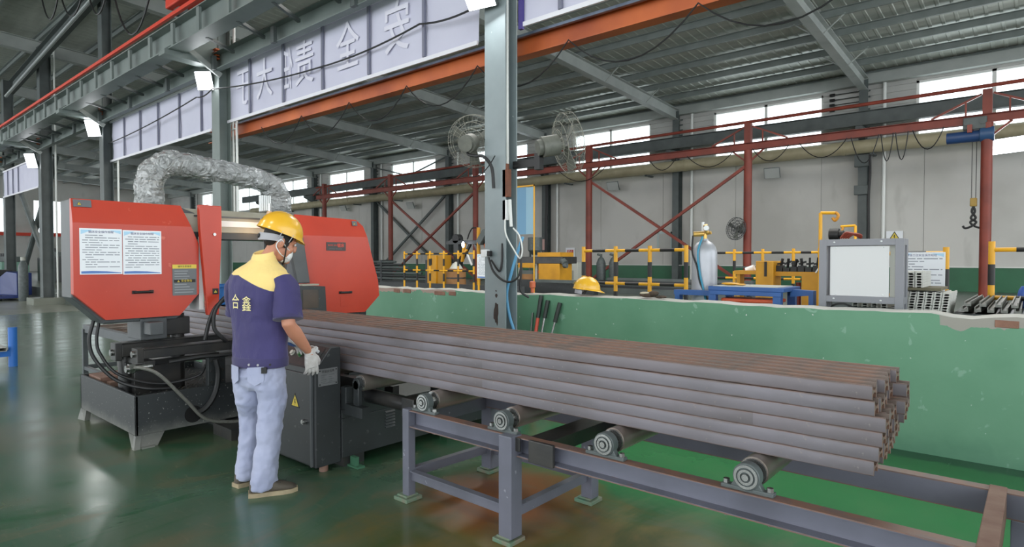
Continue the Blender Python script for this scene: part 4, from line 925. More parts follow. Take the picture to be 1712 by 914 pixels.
yk = g.step(yo, 1.331, 1.334)
n1 = g.noise(5, 4); c = g.mix(yk, g.mix(n1, '#443e72', '#332e59'), g.mix(n1, '#f4d98e', '#e8c878'))
SH = g.out(c, 0.8); nb = g.noise(7, 5, stretch=(1.6, 1.6, 0.7), dist=0.6); g.bump(nb, 0.55, 0.03); g.b.inputs['Sheen Weight'].default_value = 0.15
g = NG('navy_sleeve_below_yoke'); ys = g.step(g.math('SUBTRACT', g.z, g.math('MULTIPLY', g.math('SUBTRACT', g.x, 0.13), 0.62)), 1.283, 1.286); n1 = g.noise(5, 4)
SLV = g.out(g.mix(ys, g.mix(n1, '#443e72', '#332e59'), g.mix(n1, '#f4d98e', '#e8c878')), 0.8); g.bump(g.noise(7, 5, stretch=(1.6, 1.6, 0.7), dist=0.6), 0.5, 0.03)
shirt = pbuild(t, 'shirt', SH, vox=0.009, sm=2, disp=(0.016, 0.11), label='navy work shirt with yellow yoke')
c = MB()
c.loft([((0.01, 0.03, 1.405), V(.079, 0, 0), V(0, .079, 0.01)), ((0.013, 0.036, 1.45), V(.071, 0, 0), V(0, .073, 0.014)), ((0.016, 0.042, 1.478), V(.067, 0, 0), V(0, .07, 0.02)), ((0.016, 0.044, 1.474), V(.061, 0, 0), V(0, .064, 0.02)), ((0.012, 0.036, 1.43), V(.06, 0, 0), V(0, .062, 0.01))], 32)
pbuild(c, 'collar', M_YOKE, shirt, label='yellow stand collar')
c = MB(); c.loft([((0, 0.012, 0.768), V(.172, 0, 0), V(0, .118, 0)), ((0, 0.012, 0.772), V(.181, 0, 0), V(0, .126, 0)), ((0, 0.012, 0.82), V(.183, 0, 0), V(0, .128, 0)), ((0, 0.012, 0.83), V(.178, 0, 0), V(0, .124, 0))], 36, p=2.25)
hb = pbuild(c, 'hem_band', M_NAVY, shirt)
for (a) in (-62, -38, -80): pbuild(MB().cyl(V(0.178 * math.cos(math.radians(a)), 0.012 + 0.122 * math.sin(math.radians(a)), 0.795), V(0.19 * math.cos(math.radians(a)), 0.012 + 0.134 * math.sin(math.radians(a)), 0.795), 0.007, 10), 'hem_button', M_STRAP if a != -38 else M_INK, shirt)
for nm, (sh, el) in {'R': (shR, elR), 'L': (shL, elL)}.items():
    sg = 1 if nm == 'R' else -1; d = (el - sh).normalized(); hem = sh + d * 0.235
    m = limb(MB(), [sh - V(sg * 0.075, 0, -0.02), sh + V(sg * -0.012, 0, 0.004), sh + V(sg * 0.012, 0, -0.045), sh.lerp(hem, 0.55) + V(sg * 0.006, 0, 0), hem, hem - d * 0.012], [(0.04, 0.06), (0.05, 0.075), (0.064, 0.088), (0.072, 0.09), (0.077, 0.092), (0.055, 0.07)], 28)
    sv = pbuild(m, 'sleeve', SLV if sg > 0 else M_NAVY, shirt, vox=0.008, sm=2, disp=(0.018, 0.09))
    pbuild(limb(MB(), [hem - d * 0.03, hem - d * 0.001, hem + d * 0.004], [(0.077, 0.091), (0.081, 0.095), (0.072, 0.086)], 28), 'sleeve_hem', M_NAVY, shirt)
# back print
def on_back(x, z): return V(x, 0.006 - 0.128 * math.sqrt(max(0.05, 1 - abs(x / 0.2) ** 2.25)) - 0.014, z)
for ch, x, z in (('合', -0.052, 1.168), ('鑫', 0.034, 1.156)):
    cu = text('back_lettering', ch, 0.096, mat('yellow_print', '#e9dd9a', 0.6), person, (0, 0, 0), (1, 0, 0), (0, 0, 1), 0.0, sx=0.7, bold=0.0)
    for v in cu.data.vertices:
        w = v.co.copy(); v.co = on_back(x + w.x + person.location.x, z + w.z)
# ---- jeans
j = MB()
j.loft([((0, 0.012, 0.86), V(.14, 0, 0), V(0, .092, 0)), ((0, 0.012, 0.80), V(.15, 0, 0), V(0, .1, 0)), ((0, 0.008, 0.765), V(.156, 0, 0), V(0, .108, 0)), ((0, 0.0, 0.72), V(.16, 0, 0), V(0, .122, 0)), ((0, 0.0, 0.66), V(.15, 0, 0), V(0, .106, 0)), ((0, 0.0, 0.625), V(.125, 0, 0), V(0, .07, 0))], 36, p=2.3)
for (s, kn, an) in ((1, knR, anR), (-1, knL, anL)):
    limb(j, [(s * 0.078, 0.0, 0.76), (s * 0.083, 0.003, 0.66), (s * 0.09, 0.015, 0.56), kn + V(0, -0.005, 0), kn.lerp(an, 0.4), kn.lerp(an, 0.75), an + V(0, 0.002, 0.02), an + V(0, 0.004, -0.028), an + V(0, 0.004, -0.04)],
         [(0.08, 0.108), (0.082, 0.102), (0.079, 0.092), (0.073, 0.082), (0.068, 0.078), (0.066, 0.08), (0.068, 0.087), (0.068, 0.09), (0.055, 0.075)], 28)
jeans = pbuild(j, 'jeans', M_JEANS, vox=0.0085, sm=2, disp=(0.024, 0.06), label='pale washed jeans')
for s in (-1, 1):
    pk = MB()
    pts = [V(s * 0.035, 0, 0.78), V(s * 0.125, 0, 0.785), V(s * 0.125, 0, 0.70), V(s * 0.08, 0, 0.67), V(s * 0.035, 0, 0.70)]
    pts = [V(p.x, -0.002 - 0.128 * math.sqrt(1 - (abs(p.x) / 0.166) ** 2.3) - 0.002, p.z) for p in pts]
    pbuild(pk.prism(pts, (0, -0.004, 0)), 'back_pocket', M_JEANS, jeans, smooth=0)
pbuild(MB().cbox((0.13, -0.098, 0.765), (0.03, 0.02, 0.035), Matrix.Rotation(0.5, 3, 'Z')), 'belt_tag', M_INK, jeans)
# ---- shoes
def shoe(an, ang):
    R = Matrix.Rotation(math.radians(ang), 3, 'Z'); o = V(an.x, an.y, 0)
    q = lambda x, y, z: o + R @ V(x, y, z)
    sx = lambda w: R @ V(w, 0, 0); sz = lambda h: V(0, 0, h)
    u = MB().loft([(q(0, -0.085, 0.045), sx(.02), sz(.024)), (q(0, -0.072, 0.052), sx(.036), sz(.034)), (q(0, -0.03, 0.058), sx(.042), sz(.044)), (q(0, 0.03, 0.055), sx(.043), sz(.042)), (q(0, 0.08, 0.045), sx(.046), sz(.031)), (q(0, 0.13, 0.036), sx(.047), sz(.023)), (q(0, 0.165, 0.03), sx(.037), sz(.017)), (q(0, 0.185, 0.027), sx(.015), sz(.008))], 20, p=2.4)
    sh = pbuild(u, 'shoe', M_SHOE)
    out = [(-0.036, -0.09), (0.036, -0.09), (0.046, -0.04), (0.045, 0.03), (0.052, 0.1), (0.046, 0.155), (0.02, 0.192), (-0.015, 0.192), (-0.043, 0.155), (-0.049, 0.1), (-0.042, 0.03), (-0.044, -0.04)]
    pbuild(MB().prism([q(x, y, 0.0) for x, y in out], (0, 0, 0.026)), 'sole', M_SOLE, sh, smooth=30)
    lc = MB()
    for k in range(4): lc.tube([q(-0.03, 0.02 + k * 0.02, 0.088 - k * 0.007), q(0, 0.025 + k * 0.02, 0.099 - k * 0.009), q(0.03, 0.03 + k * 0.02, 0.088 - k * 0.007)], 0.003, 6)
    pbuild(lc, 'laces', M_INK, sh)
shoe(anR, -46); shoe(anL, -14)
# ---- gloves: palm, four unequal fingers and a thumb
def glove(wr, d, palm_n, side, curl, nm_label):
    """d = hand direction, palm_n = direction the palm faces, side = towards the thumb"""
    d = V(d).normalized(); pn = V(palm_n); pn = (pn - d * pn.dot(d)).normalized(); sd = V(side); sd = (sd - d * sd.dot(d) - pn * sd.dot(pn)).normalized()
    P = lambda a, b, c: wr + d * a + sd * b + pn * c
    m = MB(); m.loft([(P(-0.03, 0, 0), sd * .034, pn * .03), (P(0.0, 0, 0), sd * .033, pn * .027), (P(0.03, 0.002, 0), sd * .041, pn * .024), (P(0.065, 0.002, 0.002), sd * .046, pn * .021), (P(0.095, 0.0, 0.004), sd * .043, pn * .017)], 20, p=2.5)
    for k, (b0, L) in enumerate(((0.033, 0.072), (0.011, 0.082), (-0.012, 0.076), (-0.034, 0.06))):
        a = math.radians(curl * (0.5 + 0.15 * k)); pts = [P(0.075, b0 * 0.9, 0.003)]; p = P(0.095, b0, 0.004); dirv = d; pts.append(p)
        for f in (0.45, 0.33, 0.22):
            dirv = (dirv * math.cos(a) + pn * math.sin(a)); dirv.normalize(); p = p + dirv * (L * f) + sd * (b0 * 0.06); pts.append(p)
        m.tube(pts, [0.0095, 0.0105, 0.010, 0.0092, 0.0065], 12)
        m.ell(pts[-1], (0.0075,) * 3, nu=10, nv=8)
    pts = [P(0.015, 0.02, 0.01), P(0.04, 0.047, 0.014), P(0.072, 0.06, 0.022), P(0.098, 0.058, 0.03)]
    m.tube(pts, [0.014, 0.0125, 0.0115, 0.008], 12); m.ell(pts[-1], (0.0085,) * 3, nu=10, nv=8)
    gv = pbuild(m, 'glove', M_GLOVE, vox=0.0034, sm=2, label=nm_label)
    pbuild(MB().ring(P(-0.04, 0, 0), d, 0.036, 0.028, 0.035, 24), 'cuff', M_GLOVE, gv)
    c = MB(); c.loft([(P(0.02, 0.004, 0.021), sd * .026, pn * .005), (P(0.05, 0.004, 0.022), sd * .036, pn * .006), (P(0.09, 0.0, 0.018), sd * .036, pn * .005)], 16); pbuild(c, 'palm_coating', M_GBLUE, gv)
    return gv
glove(wrR + V(-0.002, 0.02, -0.02), (-0.03, 0.24, -0.95), (-0.8, 0.45, 0.0), (-0.15, 0.95, 0.2), 30, 'right glove, white knit with blue palm')
glove(wrL + V(0.02, 0.02, -0.02), (0.45, 0.75, -0.5), (0.1, -0.3, -0.95), (0.8, -0.5, 0.2), 26, 'left glove, white knit with blue palm')
# ---- helmet
he = V(0, -0.012, 0.045)
def HH(x, y, z): return H(x + he.x, y + he.y, z + he.z)
dome = []
prof = [(0.0, 1.0), (0.12, 0.97), (0.3, 0.86), (0.5, 0.72), (0.7, 0.55), (0.88, 0.3), (1.0, 0.0)]
m = MB(); n = 36; rows = []
for kk in range(11):
    w = kk / 10 * math.pi / 2; r = math.cos(w); z = math.sin(w)
    ring = []
    for i in range(n):
        t = 2 * math.pi * i / n
        ridge = 1 + (0.035 * math.exp(-((math.cos(t)) / 0.16) ** 2) if kk > 2 else 0)
        ring.append(HH(0.117 * r * math.cos(t), 0.143 * r * math.sin(t), 0.006 + 0.132 * z * ridge))
    rows.append(ring)
brim = []
for i in range(n):
    t = 2 * math.pi * i / n; f = max(0.0, math.sin(t)) ** 3
    brim.append(HH((0.124) * math.cos(t), (0.15 + 0.045 * f) * math.sin(t), -0.006 - 0.016 * f))
inn = [HH(0.11 * math.cos(2 * math.pi * i / n), 0.134 * math.sin(2 * math.pi * i / n), 0.0) for i in range(n)]
inn2 = [HH(0.1 * math.cos(2 * math.pi * i / n), 0.125 * math.sin(2 * math.pi * i / n), 0.06) for i in range(n)]
rows = [inn2, inn, brim] + rows
vs = [v for r in rows for v in r]; fs = [(k * n + i, k * n + (i + 1) % n, (k + 1) * n + (i + 1) % n, (k + 1) * n + i) for k in range(len(rows) - 1) for i in range(n)]
fs.append(tuple((len(rows) - 1) * n + i for i in range(n)))
m.add(vs, fs); helm = pbuild(m, 'helmet', M_HELM, subd=1, label='yellow safety helmet with small blue emblem')
m = MB()                                                                       # nape harness band hanging below the shell
secs = []
for k in range(17):
    t = math.radians(180 + 180 * k / 16) ; dz = -0.058 + 0.022 * abs(math.cos(t)) ** 2
    secs.append((t, dz))
o_in = []; 
for (t, dz) in secs:
    c_, s_ = math.cos(t), math.sin(t); hgt = 0.024 - 0.004 * abs(c_)
    o_in += [HH(0.086 * c_, 0.104 * s_, dz - hgt), HH(0.091 * c_, 0.109 * s_, dz - hgt), HH(0.095 * c_, 0.115 * s_, dz + hgt), HH(0.09 * c_, 0.11 * s_, dz + hgt)]
fs = []
for k in range(16):
    for i in range(4): fs.append((k * 4 + i, k * 4 + (i + 1) % 4, (k + 1) * 4 + (i + 1) % 4, (k + 1) * 4 + i))
fs += [(0, 1, 2, 3), (67, 66, 65, 64)]
band = pbuild(m.add(o_in, fs), 'harness_band', M_STRAP, helm, label='grey helmet harness band')
for s in (-1, 1):
    pbuild(MB().bar(HH(s * 0.104, -0.03, -0.04), HH(s * 0.106, -0.02, 0.01), 0.022, 0.004).bar(HH(s * 0.1, 0.04, -0.04), HH(s * 0.104, 0.05, 0.01), 0.018, 0.004), 'harness_strap', M_STRAP, helm, smooth=0)
    pbuild(MB().tube(spline([HH(s * 0.098, 0.03, -0.04), HH(s * 0.086, 0.045, -0.09), HH(s * 0.06, 0.065, -0.15), HH(0, 0.085, -0.175)], 5), 0.005, 6), 'chin_strap', M_INK, helm)
pbuild(MB().cyl(HH(-0.0, -0.108, -0.058), HH(0, -0.12, -0.058), 0.014, 14), 'adjuster', M_INK, helm)
M_EMB = mat('emblem_blue', '#3c7f9c', 0.5)
def on_dome(t, w, e=0.0012): return HH((0.117 + e) * math.cos(w) * math.cos(t), (0.143 + e) * math.cos(w) * math.sin(t), 0.006 + (0.132 + e) * math.sin(w))
for (ta, tb, wa, wb) in ((-1.62, -1.52, 0.28, 0.42), (-1.74, -1.66, 0.28, 0.40), (-1.86, -1.79, 0.29, 0.40)):
    m = MB(); g_ = []
    for a in range(5):
        for b2 in range(5): g_.append(on_dome(ta + (tb - ta) * a / 4, wa + (wb - wa) * b2 / 4))
    m.add(g_, [(a * 5 + b2, (a + 1) * 5 + b2, (a + 1) * 5 + b2 + 1, a * 5 + b2 + 1) for a in range(4) for b2 in range(4)])
    pbuild(m, 'emblem', M_EMB, helm)
# ================================================================ OVERHEAD: banner, beams, crane track
M_BANNER = mat('white_banner_cloth', '#cfcfdf', 0.75, col2='#c4c4d6', scale=1.2, amount=1, bump=0.2, bscale=3)
M_BPRINT = mat('banner_reverse_print', '#dbdae6', 0.75)
M_BFRAME = mat('banner_frame_bar', '#77798a', 0.5); M_BHEM = mat('banner_hem', '#e4e4ea', 0.6); M_PURPLE = mat('purple_hem', '#4a3f86', 0.6)
def banner(x0, x1, z0, z1, bars, label, y=5.2):
    b = thing('banner', label, 'banner', (x0, y, z0)); m = MB(); rb = random.Random(int(-x0 * 10)); n = 48; vs = []
    for i in range(n + 1):
        x = x0 + (x1 - x0) * i / n
        for j in range(9): vs.append((x, y + 0.012 * math.sin(i * 0.9 + j * 0.6) * math.sin(j * 0.4) + rb.uniform(-.003, .003), z0 + (z1 - z0) * j / 8))
    m.add(vs, [(i * 9 + j, (i + 1) * 9 + j, (i + 1) * 9 + j + 1, i * 9 + j + 1) for i in range(n) for j in range(8)])
    m.build('cloth', M_BANNER, b, smooth=60)
    for z in (z0, z1): MB().box(x0, x1, y - 0.035, y - 0.012, z - 0.025, z + 0.025).build('hem', M_BHEM, b, smooth=0)
    for x in bars: MB().box(x - 0.022, x + 0.022, y - 0.045, y - 0.016, z0 + 0.03, z1 - 0.03).build('frame_bar', M_BFRAME, b, smooth=0)
    return b
bn = banner(-11.3, -4.98, 3.93, 4.93, (-10.44, -9.32, -8.18, -7.04, -5.9), 'long white cloth banner above the saw, lettering showing through reversed')
for ch, x in (('安', -6.45), ('全', -7.55), ('责', -8.7), ('任', -9.2), ('大', -9.95), ('于', -10.7)):
    text('reversed_lettering', ch, 0.72, M_BPRINT, bn, (x, 5.176, 4.42), (-1, 0, 0), (0, 0, 1), 0.001, sx=0.8 if ch != '任' else 0.45, bold=0.004)
banner(-17.75, -12.0, 3.88, 4.85, (-16.72, -15.67, -14.6, -13.46, -12.41), 'white cloth banner between the two columns left of the saw')
br = banner(-4.3, 0.6, 3.97, 4.97, (-3.79, -2.7, -1.6, -0.5), 'white cloth banner right of the parapet column, purple edged')
MB().box(-4.34, -4.29, 5.15, 5.19, 3.92, 4.97).build('purple_edge', M_PURPLE, br, smooth=0)
banner(-29.0, -23.97, 3.7, 4.62, (-28.2, -27.4, -26.6), 'small distant white banner between the dark columns', y=5.02)
ob = MB().prof((-12.5, 5.42, 3.825), (2.0, 5.42, 3.825), IB(0.16, 0.23, 0.012)).build('crane_beam', M_ORANGE, loc=(-5, 5.42, 3.7), smooth=0)
tag(ob, 'long orange steel beam running under the white banners', 'beam')
rl = MB().box(-11.2, 1.5, 5.3, 5.34, 3.90, 3.93).build('conductor_strip', mat('blue_grey_strip', '#7f8ea0', 0.35, 0.3, col2='#39424c', scale=2, amount=1), loc=(-5, 5.3, 3.9), smooth=0)
tag(rl, 'thin blue-grey strip lying along the orange beam', 'strip')
pk = [-10.3, -9.0, -7.7, -6.4, -5.1, -3.78, -2.36, -0.9, 0.6]; pts = []
for a, b in zip(pk[:-1], pk[1:]): pts += catenary((a, 5.3, 3.72), (b, 5.3, 3.72), 0.36, 10)[:-1]
tag(MB().tube(pts + [(0.6, 5.3, 3.72)], 0.008, 6).build('festoon_cable', M_BLACK, loc=(-5, 5.3, 3.7)), 'black festoon cable hanging in loops below the orange beam', 'cable')
pts = []
for a, b in zip([(-17.6, 5.1, 4.30), (-12.2, 5.0, 4.5), (-11.4, 4.94, 4.5), (-8.2, 5.12, 4.28), (-5.9, 5.1, 4.35)], [(-12.2, 5.0, 4.5), (-11.4, 4.94, 4.5), (-8.2, 5.12, 4.28), (-5.9, 5.1, 4.35), (-4.75, 5.0, 4.26)]):
    pts += catenary(a, b, 0.05, 8)[:-1]
tag(MB().tube(pts + [(-4.75, 5.0, 4.26)], 0.012, 6).build('power_cable', M_BLACK, loc=(-8, 5.1, 4.3)), 'dark cable stretched across the front of the banners', 'cable')
# runway of the left hall: stiffened girder, surge girder, lacing, brackets, red conductor rail
rw = thing('crane_runway', 'grey stiffened crane girder with lacing carried on the left columns', 'crane runway', (-20, 4.4, 5.3))
MB().prof((-40, 4.3, 5.19), (-5.2, 4.3, 5.19), IB(0.3, 0.42, 0.018)).build('girder', M_GIRDER, rw, smooth=0)
for k in range(26):
    x = -6.0 - k * 1.02; MB().box(x - 0.05, x + 0.05, 4.16, 4.2, 5.0, 5.38).build('stiffener', M_GIRDER, rw, smooth=0)
MB().prof((-40, 4.95, 4.94), (-5.2, 4.95, 4.94), CH(0.12, 0.3, 0.012)).build('surge_girder', M_GIRDER, rw, smooth=0)
for k in range(30): MB().bar((-6.0 - k * 1.05, 4.35, 5.0), (-6.3 - k * 1.05, 4.92, 4.96), 0.05, 0.05).build('lacing', M_DARKCOL, rw, smooth=0)
for k in range(12): MB().box(-7.0 - k * 2.1, -6.9 - k * 2.1, 4.84, 4.9, 4.77, 5.02).build('hanger', M_DARKCOL, rw, smooth=0)
for x in (-11.38, -17.78, -23.8, -29.2):
    MB().prism([(x - 0.13, 5.0, 5.42), (x - 0.13, 4.5, 5.3), (x - 0.13, 4.1, 4.98), (x - 0.13, 4.1, 4.9), (x - 0.13, 5.0, 4.86)], (0.26, 0, 0)).build('bracket', M_GIRDER, rw, smooth=0)
    MB().bar((x + 0.16, 4.4, 5.1), (x + 0.16, 5.02, 4.72), 0.05, 0.09).build('knee_brace', M_RAFTER, rw, smooth=0)
    m = MB()
    for k in range(4): m.box(x - 0.24, x + 0.24, 4.9, 4.97, 4.98 + k * 0.055, 5.005 + k * 0.055)
    m.build('insulator_stack', M_ORANGE, rw, smooth=0, label='rusty orange insulator stack')
rr_ = MB().box(-42, -6, 4.08, 4.13, 5.42, 5.48).build('conductor_rail', M_REDB, loc=(-20, 4.1, 5.42), smooth=0); tag(rr_, 'bright red conductor rail running along the grey crane girder', 'rail')
rc = thing('overhead_crane', 'red end carriage of the overhead crane above the runway', 'crane', (-11.0, 4.2, 5.5))
MB().box(-11.2, -8.6, 4.1, 4.45, 5.62, 5.9).build('end_carriage', M_REDB, rc, bevel=0.02)
MB().box(-11.0, -10.4, -10, 4.4, 5.9, 6.6).build('bridge_girder', M_REDB, rc, bevel=0.02)
for x in (-11.0, -8.9): MB().cyl((x, 4.2, 5.6), (x, 4.34, 5.6), 0.12, 18).build('wheel', M_DARKCOL, rc)
pts = []
for a, b, s in (((-16.2, 3.5, 6.95), (-14.9, 3.5, 6.8), .5), ((-14.9, 3.5, 6.8), (-13.2, 3.5, 6.5), .6), ((-13.2, 3.5, 6.5), (-11.9, 3.5, 6.2), .65), ((-11.9, 3.5, 6.2), (-9.8, 3.5, 5.9), 1.1)):
    pts += catenary(a, b, s, 12)[:-1]
tag(MB().tube(pts + [(-9.8, 3.5, 5.9)], 0.016, 6).build('festoon_cable', M_BLACK, loc=(-13, 3.5, 6)), 'black festoon cable looping below the roof at upper left', 'cable')
tb = MB().cyl((-26.6, 4.7, 6.93), (-16.4, 4.7, 7.7), 0.045, 10).build('wind_brace', mat('pale_steel_tube', '#9aa19f', 0.35, 0.3), loc=(-22, 4.7, 7)); tag(tb, 'pale steel tube rising diagonally below the left roof', 'brace')
tag(MB().prof((-26.6, 4.85, 7.25), (-16.4, 4.85, 7.98), CH(0.12, 0.45, 0.012)).build('sloping_channel', M_DARKCOL, loc=(-22, 4.85, 7.5), smooth=0), 'dark sloping channel just above the pale steel tube', 'beam')
for a, b, l in (((-28.95, 5.28, 4.7), (-24.0, 5.28, 1.0), 'dark diagonal brace sloping down towards the plinth column'), ((-24.0, 5.48, 4.7), (-28.6, 5.48, 1.0), 'dark diagonal brace rising towards the plinth column')):
    tag(MB().cyl(a, b, 0.09, 10).build('wind_brace', M_DARKCOL, loc=b), l, 'brace')
# conduits and boxes on the columns
for (x, y, z0, z1, r, cx_, l) in ((-11.27, 5.26, 1.9, 3.95, 0.022, -11.38, 'white conduit, left one of the pair on the column behind the saw'), (-11.13, 5.26, 1.9, 3.95, 0.022, -11.3, 'white conduit, right one of the pair on the column behind the saw'), (-11.2, 5.26, 5.3, 8.0, 0.022, -11.38, 'white conduit rising above the banner on the column behind the saw'), (-17.47, 5.26, 2.0, 4.0, 0.022, -17.78, 'white conduit on the column left of the banner end'), (-23.5, 5.35, 0.2, 8.0, 0.025, -23.8, 'pale conduit on the dark plinth column')):
    m = MB().cyl((x, y, z0), (x, y, z1), r, 10)
    for z in (z0 + 0.15, z1 - 0.15): m.bar((cx_, y - 0.02, z), (x, y, z), 0.03, 0.02)
    tag(m.build('conduit', M_WHITEPIPE, loc=(x, y, z0)), l, 'conduit')
tag(MB().tube(spline([(-4.42, 5.05, 6.5), (-4.42, 5.05, 3.2), (-4.415, 5.05, 2.5), (-4.42, 5.05, 2.22)], 5), 0.022, 8).build('conduit', M_WHITEPIPE, loc=(-4.39, 5.02, 2)), 'long white conduit down the edge of the parapet column', 'conduit')
tag(MB().box(-4.44, -4.36, 5.0, 5.06, 2.1, 2.4).cyl((-4.4, 5.03, 2.4), (-4.4, 5.03, 2.46), 0.025, 10).build('junction_box', mat('rusty_brown_box', '#5a3a2c', 0.7, col2='#7d4a34', scale=12, amount=1), loc=(-4.4, 5.03, 2.1), bevel=0.004), 'rusty brown junction box on the parapet column', 'junction box')
tag(MB().box(-4.44, -4.38, 5.0, 5.04, 1.85, 2.07).build('breaker', M_WHITE, loc=(-4.41, 5.02, 1.85), bevel=0.004), 'slim white breaker below the rusty box on the column', 'breaker')
tag(MB().cyl((-4.35, 5.02, 2.07), (-4.33, 5.02, 1.78), 0.018, 8).build('conduit', M_WHITEPIPE, loc=(-4.34, 5.02, 1.8)), 'short white pipe beside the slim breaker on the column', 'conduit')
tag(MB().tube(spline([(-4.4, 5.0, 1.86), (-4.38, 4.99, 1.7), (-4.25, 4.98, 1.52), (-4.17, 4.98, 1.44), (-4.15, 4.99, 1.54), (-4.2, 5.0, 1.68), (-4.3, 5.02, 1.76)], 6), 0.009, 6).build('wire', M_WHITEPIPE, loc=(-4.3, 5, 1.5)), 'loose white wire looping off the parapet column', 'wire')
sw = thing('switch_box', 'white switch box on the front of the parapet column', 'switch', (-4.62, 4.96, 1.46))
MB().box(-4.67, -4.585, 4.9, 4.96, 1.455, 1.535).build('box', M_WHITE, sw, bevel=0.006); MB().box(-4.655, -4.6, 4.895, 4.9, 1.475, 1.515).build('rocker', M_WHITE, sw, bevel=0.002)
MB().box(-4.585, -4.55, 4.91, 4.96, 1.46, 1.52).build('plug', M_BLACK, sw, bevel=0.004)
for l, p in (('black cable sagging from the white switch box', [(-4.58, 4.93, 1.45), (-4.5, 4.92, 1.3), (-4.35, 4.92, 1.2), (-4.22, 4.93, 1.2), (-4.17, 4.98, 1.3), (-4.17, 5.0, 1.6)]), ('black cable hanging beside the parapet column to the wall top', [(-4.2, 5.03, 1.62), (-4.19, 5.02, 1.3), (-4.2, 5.02, 1.1), (-4.15, 5.1, 1.02)]), ('thin dark cable running down the right edge of the column', [(-4.44, 5.0, 1.6), (-4.43, 4.98, 1.4), (-4.46, 4.97, 1.3), (-4.55, 4.94, 1.42)])):
    tag(MB().tube(spline(p, 6), 0.012, 6).build('cable', M_BLACK, loc=p[0]), l, 'cable')
tag(MB().tube(spline([(-4.24, 5.11, 1.67), (-4.31, 5.1, 1.5), (-4.41, 5.1, 1.24), (-4.46, 5.1, 1.08), (-4.465, 5.11, 0.95), (-4.44, 5.13, 0.78), (-4.38, 5.16, 0.56), (-4.36, 5.2, 0.3), (-4.36, 5.2, 0.03)], 6), 0.017, 8).build('air_hose', mat('sky_blue_hose', '#6aa9d2', 0.4), loc=(-4.36, 5.2, 0)), 'sky blue air hose leaning across the parapet column', 'hose')
tag(MB().lathe([(0.02, 0.0), (0.02, 0.05), (0.035, 0.06), (0.035, 0.12), (0.02, 0.13)], (-4.38, 5.45, 1.05), n=14).build('bottle', mat('orange_bottle', '#c9663f', 0.5), loc=(-4.38, 5.45, 1.05)), 'small orange bottle on the parapet behind the column', 'bottle')
# flood lights
def flood(loc, face, size, lit, label, power=0, group=None, arm=None):
    f = V(face).normalized(); d, s, u = frame_axes(f); c = V(loc); t = thing('flood_light', label, 'lamp', loc, group)
    R = Matrix((s, f, u)).transposed()
    MB().cbox(c - f * 0.03, (size[0] * 1.06, 0.06, size[1] * 1.06), R).build('housing', M_DARKCOL, t, bevel=0.01)
    MB().cbox(c + f * 0.004, (size[0], 0.008, size[1]), R).build('lens', M_LIT if lit else mat('dull_lens', '#b9bcb8', 0.2), t, bevel=0.003)
    m = MB(); 
    for k in range(5): m.cbox(c - f * 0.075 + u * ((k - 2) * size[1] * 0.2), (size[0] * 0.8, 0.03, 0.008), R)
    m.build('heat_sink', M_DARKCOL, t, smooth=0, kind='stuff')
    a = V(arm) if arm else c - f * 0.35
    MB().bar(c - f * 0.06 - u * size[1] * 0.2, a, 0.03, 0.03).build('bracket', M_DARKCOL, t, smooth=0)
    if power:
        l = bpy.data.lights.new('flood_beam', 'AREA'); l.shape = 'RECTANGLE'; l.size = size[0]; l.size_y = size[1]; l.energy = power; l.color = (0.95, 0.98, 1)
        o = bpy.data.objects.new('flood_beam', l); COL.objects.link(o); o.location = c + f * 0.02; o.rotation_euler = (-f).to_track_quat('Z', 'Y').to_euler()
flood((-11.52, 4.86, 4.65), (0.55, -0.75, -0.35), (0.30, 0.32), True, 'lit white flood light on the column behind the saw', 4, arm=(-11.42, 5.0, 4.58))
flood((-17.87, 4.84, 4.67), (0.5, -0.8, -0.3), (0.36, 0.4), True, 'lit white flood light on the second column from the saw', 4, arm=(-17.8, 5.0, 4.6))
flood((-23.97, 4.82, 4.5), (0.5, -0.8, -0.3), (0.36, 0.44), True, 'lit white flood light on the dark plinth column', 4, arm=(-23.9, 5.0, 4.45))
flood((-4.62, 4.82, 4.25), (0.15, -0.7, -0.65), (0.34, 0.26), True, 'lit white flood light at the top of the parapet column', 25, arm=(-4.58, 5.0, 4.2))
for i, (x, z, l) in enumerate(((-13.75, 4.62, 'unlit flood light on the far wall left of the fence'), (-7.25, 4.58, 'unlit flood light on the far wall above the round fan'), (-33.4, 4.75, 'tiny unlit flood light on the far wall behind the saw'), (-26.9, 4.55, 'tiny unlit flood light on the far wall by the crossed braces'))):
    flood((x, 22.5, z - 0.12), (0.1, -0.9, -0.45), (0.5, 0.36), False, l, arm=(x, 22.97, z - 0.1))
flood((-0.75, 22.1, 4.6), (-0.35, -0.9, -0.2), (0.9, 0.42), True, 'glaring lit flood light on the far wall beside the hoist', 60, arm=(-0.75, 22.97, 4.5))
